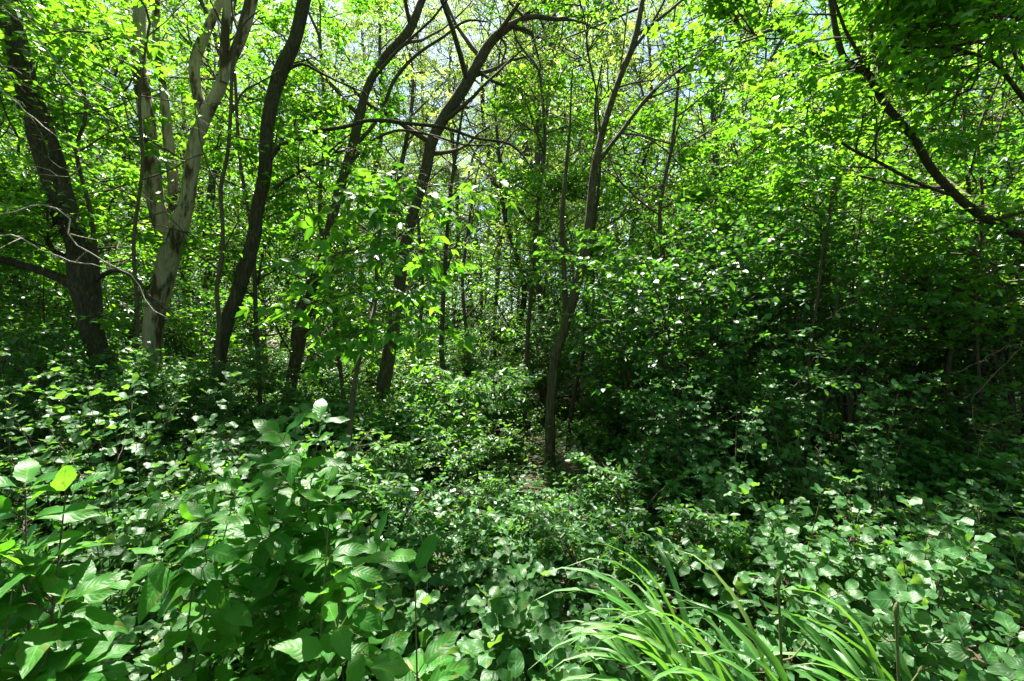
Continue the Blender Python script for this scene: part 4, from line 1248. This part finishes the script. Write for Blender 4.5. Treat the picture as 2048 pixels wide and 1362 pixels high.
# oval-leaved undergrowth at lower left
LLO = 'oval leaved seedlings crowding the lower left'
for i in range(34):
    D = g.uniform(1.35, 3.3)
    px = g.uniform(-60, 760) if D > 1.6 else g.uniform(-40, 420)
    x = (px - 1024) / FPX * D
    h = g.uniform(.35, .62) + .12 * (D < 2.2)
    near_plant('oval_leaved_seedling', 'oval leaved seedling crowded among others in the lower left undergrowth', 'seedling', (x, D), [np.array([x + g.normal(0, .14), D + g.normal(0, .12), h + g.normal(0, .1)]) for q in range(3)], LEAF_OVAL if i % 3 else LEAF_ASH, g, (.045, .08), 8, LLO, True, .3, 1, .2, droop=.2, stem_mat=M_STEM)
# pale oval-leaved herbs in the sun, bottom middle
BMH = 'pale sunlit herbs at the bottom middle'
for i in range(16):
    D = g.uniform(1.25, 2.2)
    px = g.uniform(690, 1060)
    x = (px - 1024) / FPX * D
    h = g.uniform(.25, .55)
    near_plant('pale_herb', 'pale oval leaved herb in the sun patch at the bottom middle', 'herb', (x, D), [np.array([x + g.normal(0, .1), D + g.normal(0, .1), h + g.normal(0, .07)]) for q in range(2)], LEAF_OVAL, g, (.06, .10), 6, BMH, True, .25, 1, .16, droop=.15)
# toothed low herbs on the floor of the clearing
CTH = 'toothed leaved herbs low on the clearing floor'
for i in range(105):
    D = g.uniform(1.5, 4.2)
    px = g.uniform(760, 1560) if i % 2 else g.uniform(860, 1260)
    x = (px - 1024) / FPX * D
    base = np.array([x, D, float(ground_z(x, D))])
    sh = px < 1000 and D > 2.2
    root = thing('toothed_herb', 'low herb with broad toothed leaves spread on the clearing floor', 'herb', base, CTH)
    b = Buf()
    n_ = int(g.integers(3, 6))
    pend = []
    for q in range(n_):
        az_ = g.uniform(0, 6.28)
        h = g.uniform(.12, .30)
        e = base + [math.cos(az_) * g.uniform(.05, .16), math.sin(az_) * g.uniform(.05, .16), h]
        b.add(*tubes(catmull([base + [0, 0, -.02], base * .5 + e * .5 + [0, 0, .05], e], 6), np.linspace(.003, .0015, 6), 5))
        pend.append((e, az_))
    part('stem', b.mesh('stem', M_STEM, base), root)
    for e, az_ in pend:
        for q in (-1.15, 0, 1.15):
            d = norm(np.array([math.cos(az_ + q), math.sin(az_ + q), g.normal(-.1, .15)]))
            up = norm(np.array([0, -.25, 1]) + g.normal(0, .2, 3))
            nr = norm(up - d * (up @ d))
            put_leaf(root, base, LEAF_HERB[int(g.integers(3))], e, d, nr, g.uniform(.065, .115))

# ------------------------------------------------------------------ strap-leaved clumps
def strap_clump(px, D, n, label, seed, lean=math.pi, spread=1.0, L=(.8, 1.3)):
    g = np.random.default_rng(seed)
    x0 = (px - 1024) / FPX * D
    base = np.array([x0, D, float(ground_z(x0, D))])
    root = thing('strap_leaved_clump', label, 'plant', base)
    for i in range(n):
        a = lean + g.normal(0, spread)
        out = np.array([math.cos(a), math.sin(a), 0])
        ll = g.uniform(*L)
        th0 = g.uniform(.12, .55)
        th1 = th0 + g.uniform(1.9, 3.0)
        k = 14
        s = np.linspace(0, 1, k)
        th = th0 + (th1 - th0) * s ** g.uniform(2.2, 4.2)
        ds = ll / (k - 1)
        hor = np.r_[0, np.cumsum(np.sin(th[:-1]) * ds)]
        ver = np.r_[0, np.cumsum(np.cos(th[:-1]) * ds)]
        side = np.array([-out[1], out[0], 0])
        c = np.array([g.normal(0, .06), g.normal(0, .06), -.02]) + out * hor[:, None] + np.array([0, 0, 1.0]) * ver[:, None] + side * (g.normal(0, .08) * s ** 2)[:, None]
        T = norm(np.gradient(c, axis=0))
        tw = g.normal(0, .35) * s
        N = norm(np.cross(side, T))
        sd = side * np.cos(tw)[:, None] + N * np.sin(tw)[:, None]
        w = g.uniform(.011, .017) * np.minimum(1, (1 - s) * 3.2 + .02) * (.75 + .25 * np.sin(s * 3))
        nn = np.cross(T, sd)
        V, uv = [], []
        for j in range(k):
            for v in (-1, 0, 1):
                V.append(c[j] + sd[j] * v * w[j] + nn[j] * (abs(v) * w[j] * .45))
                uv.append((s[j], v))
        F = []
        for j in range(k - 1):
            q = j * 3
            F += [(q, q + 1, q + 4, q + 3), (q + 1, q + 2, q + 5, q + 4)]
        part('blade', make_mesh('blade', np.array(V), np.array(F), None, M_BLADE, uv=np.array(uv, float)), root)
    return root


strap_clump(1460, 1.5, 38, 'clump of long arching strap leaves bending left, tallest, in full sun', 201, math.pi * .97, .5, (.75, 1.2))
strap_clump(1640, 1.3, 34, 'clump of strap leaves between the sunlit clump and the dry stalk', 202, math.pi * .95, .55, (.7, 1.05))
strap_clump(1900, 1.3, 30, 'clump of pale strap leaves right of the dry stalk', 203, math.pi * .9, .7, (.7, 1.05))
strap_clump(1330, 1.18, 22, 'short strap leaves low at the bottom edge, left of the tall clump', 204, math.pi * .95, .5, (.5, .8))


def stalk(px, D, top, label, seed):
    g = np.random.default_rng(seed)
    x0 = (px - 1024) / FPX * D
    base = np.array([x0, D, float(ground_z(x0, D))])
    root = thing('flower_stalk', label, 'plant', base)
    t = at(px - 8, top, D)
    b = Buf()
    path = catmull([base + [0, 0, -.02], base * .5 + t * .5 + [.01, 0, 0], t], 14)
    b.add(*tubes(path, np.linspace(.0048, .0034, 14), 8, .03, seed))
    part('stem', b.mesh('stem', M_STEM, base), root)
    for s, q, ln in ((.84, 1, .07), (.95, -1, .035)):
        p0 = path[int(s * 13)]
        e = p0 + [q * ln, .02, ln * .35]
        b = Buf()
        b.add(*tubes(catmull([p0, p0 * .5 + e * .5 - [0, 0, .012], e], 6), np.linspace(.003, .002, 6), 6))
        c2 = catmull([e, e + [q * .008, 0, .012], e + [q * .012, 0, .022]], 6)
        b.add(*tubes(c2, np.array([.002, .004, .005, .0045, .003, .0008]), 8))
        part('side_shoot', b.mesh('side_shoot', M_STEM, base), root)
    b = Buf()
    c2 = catmull([t, t + [0, 0, .02], t + [.004, 0, .045]], 7)
    b.add(*tubes(c2, np.array([.0034, .005, .0065, .007, .006, .004, .001]), 9, .05, seed))
    part('bud', b.mesh('bud', M_STEM, base), root)


stalk(1800, 1.25, 1235, 'dark upright flower stalk with forked side shoots among the strap leaves', 301)
stalk(1565, 1.3, 1180, 'thin straight flower stalk standing left of the forked one', 302)

# dry twig standing in the left middle
def dry_twig():
    base = np.array([(850 - 1024) / FPX * 2.4, 2.4, 0.0])
    base[2] = float(ground_z(base[0], base[1]))
    root = thing('dry_twig', 'thin bare pinkish twig rising leftwards in front of the clearing', 'twig', base)
    for j, l in enumerate(([(850, 1110, 2.4), (838, 1060, 2.4), (800, 990, 2.4), (760, 945, 2.4), (720, 920, 2.4), (690, 905, 2.4)], [(800, 992, 2.4), (780, 975, 2.35), (755, 970, 2.3)], [(830, 1040, 2.4), (800, 1020, 2.4), (760, 1026, 2.4), (735, 1040, 2.4)])):
        pts = [at(*q) for q in l]
        if j == 0:
            pts = [base + [0, 0, -.02]] + pts
        b = Buf()
        b.add(*tubes(catmull(pts, 20), np.linspace(.004 if j == 0 else .002, .001, 20), 6))
        part('shoot', b.mesh('shoot', M_DRY, base), root)


dry_twig()
print('single leaves', SINGLE['n'], 'objects', len(scene.objects), 'tris', sum(len(m.polygons) for m in bpy.data.meshes))
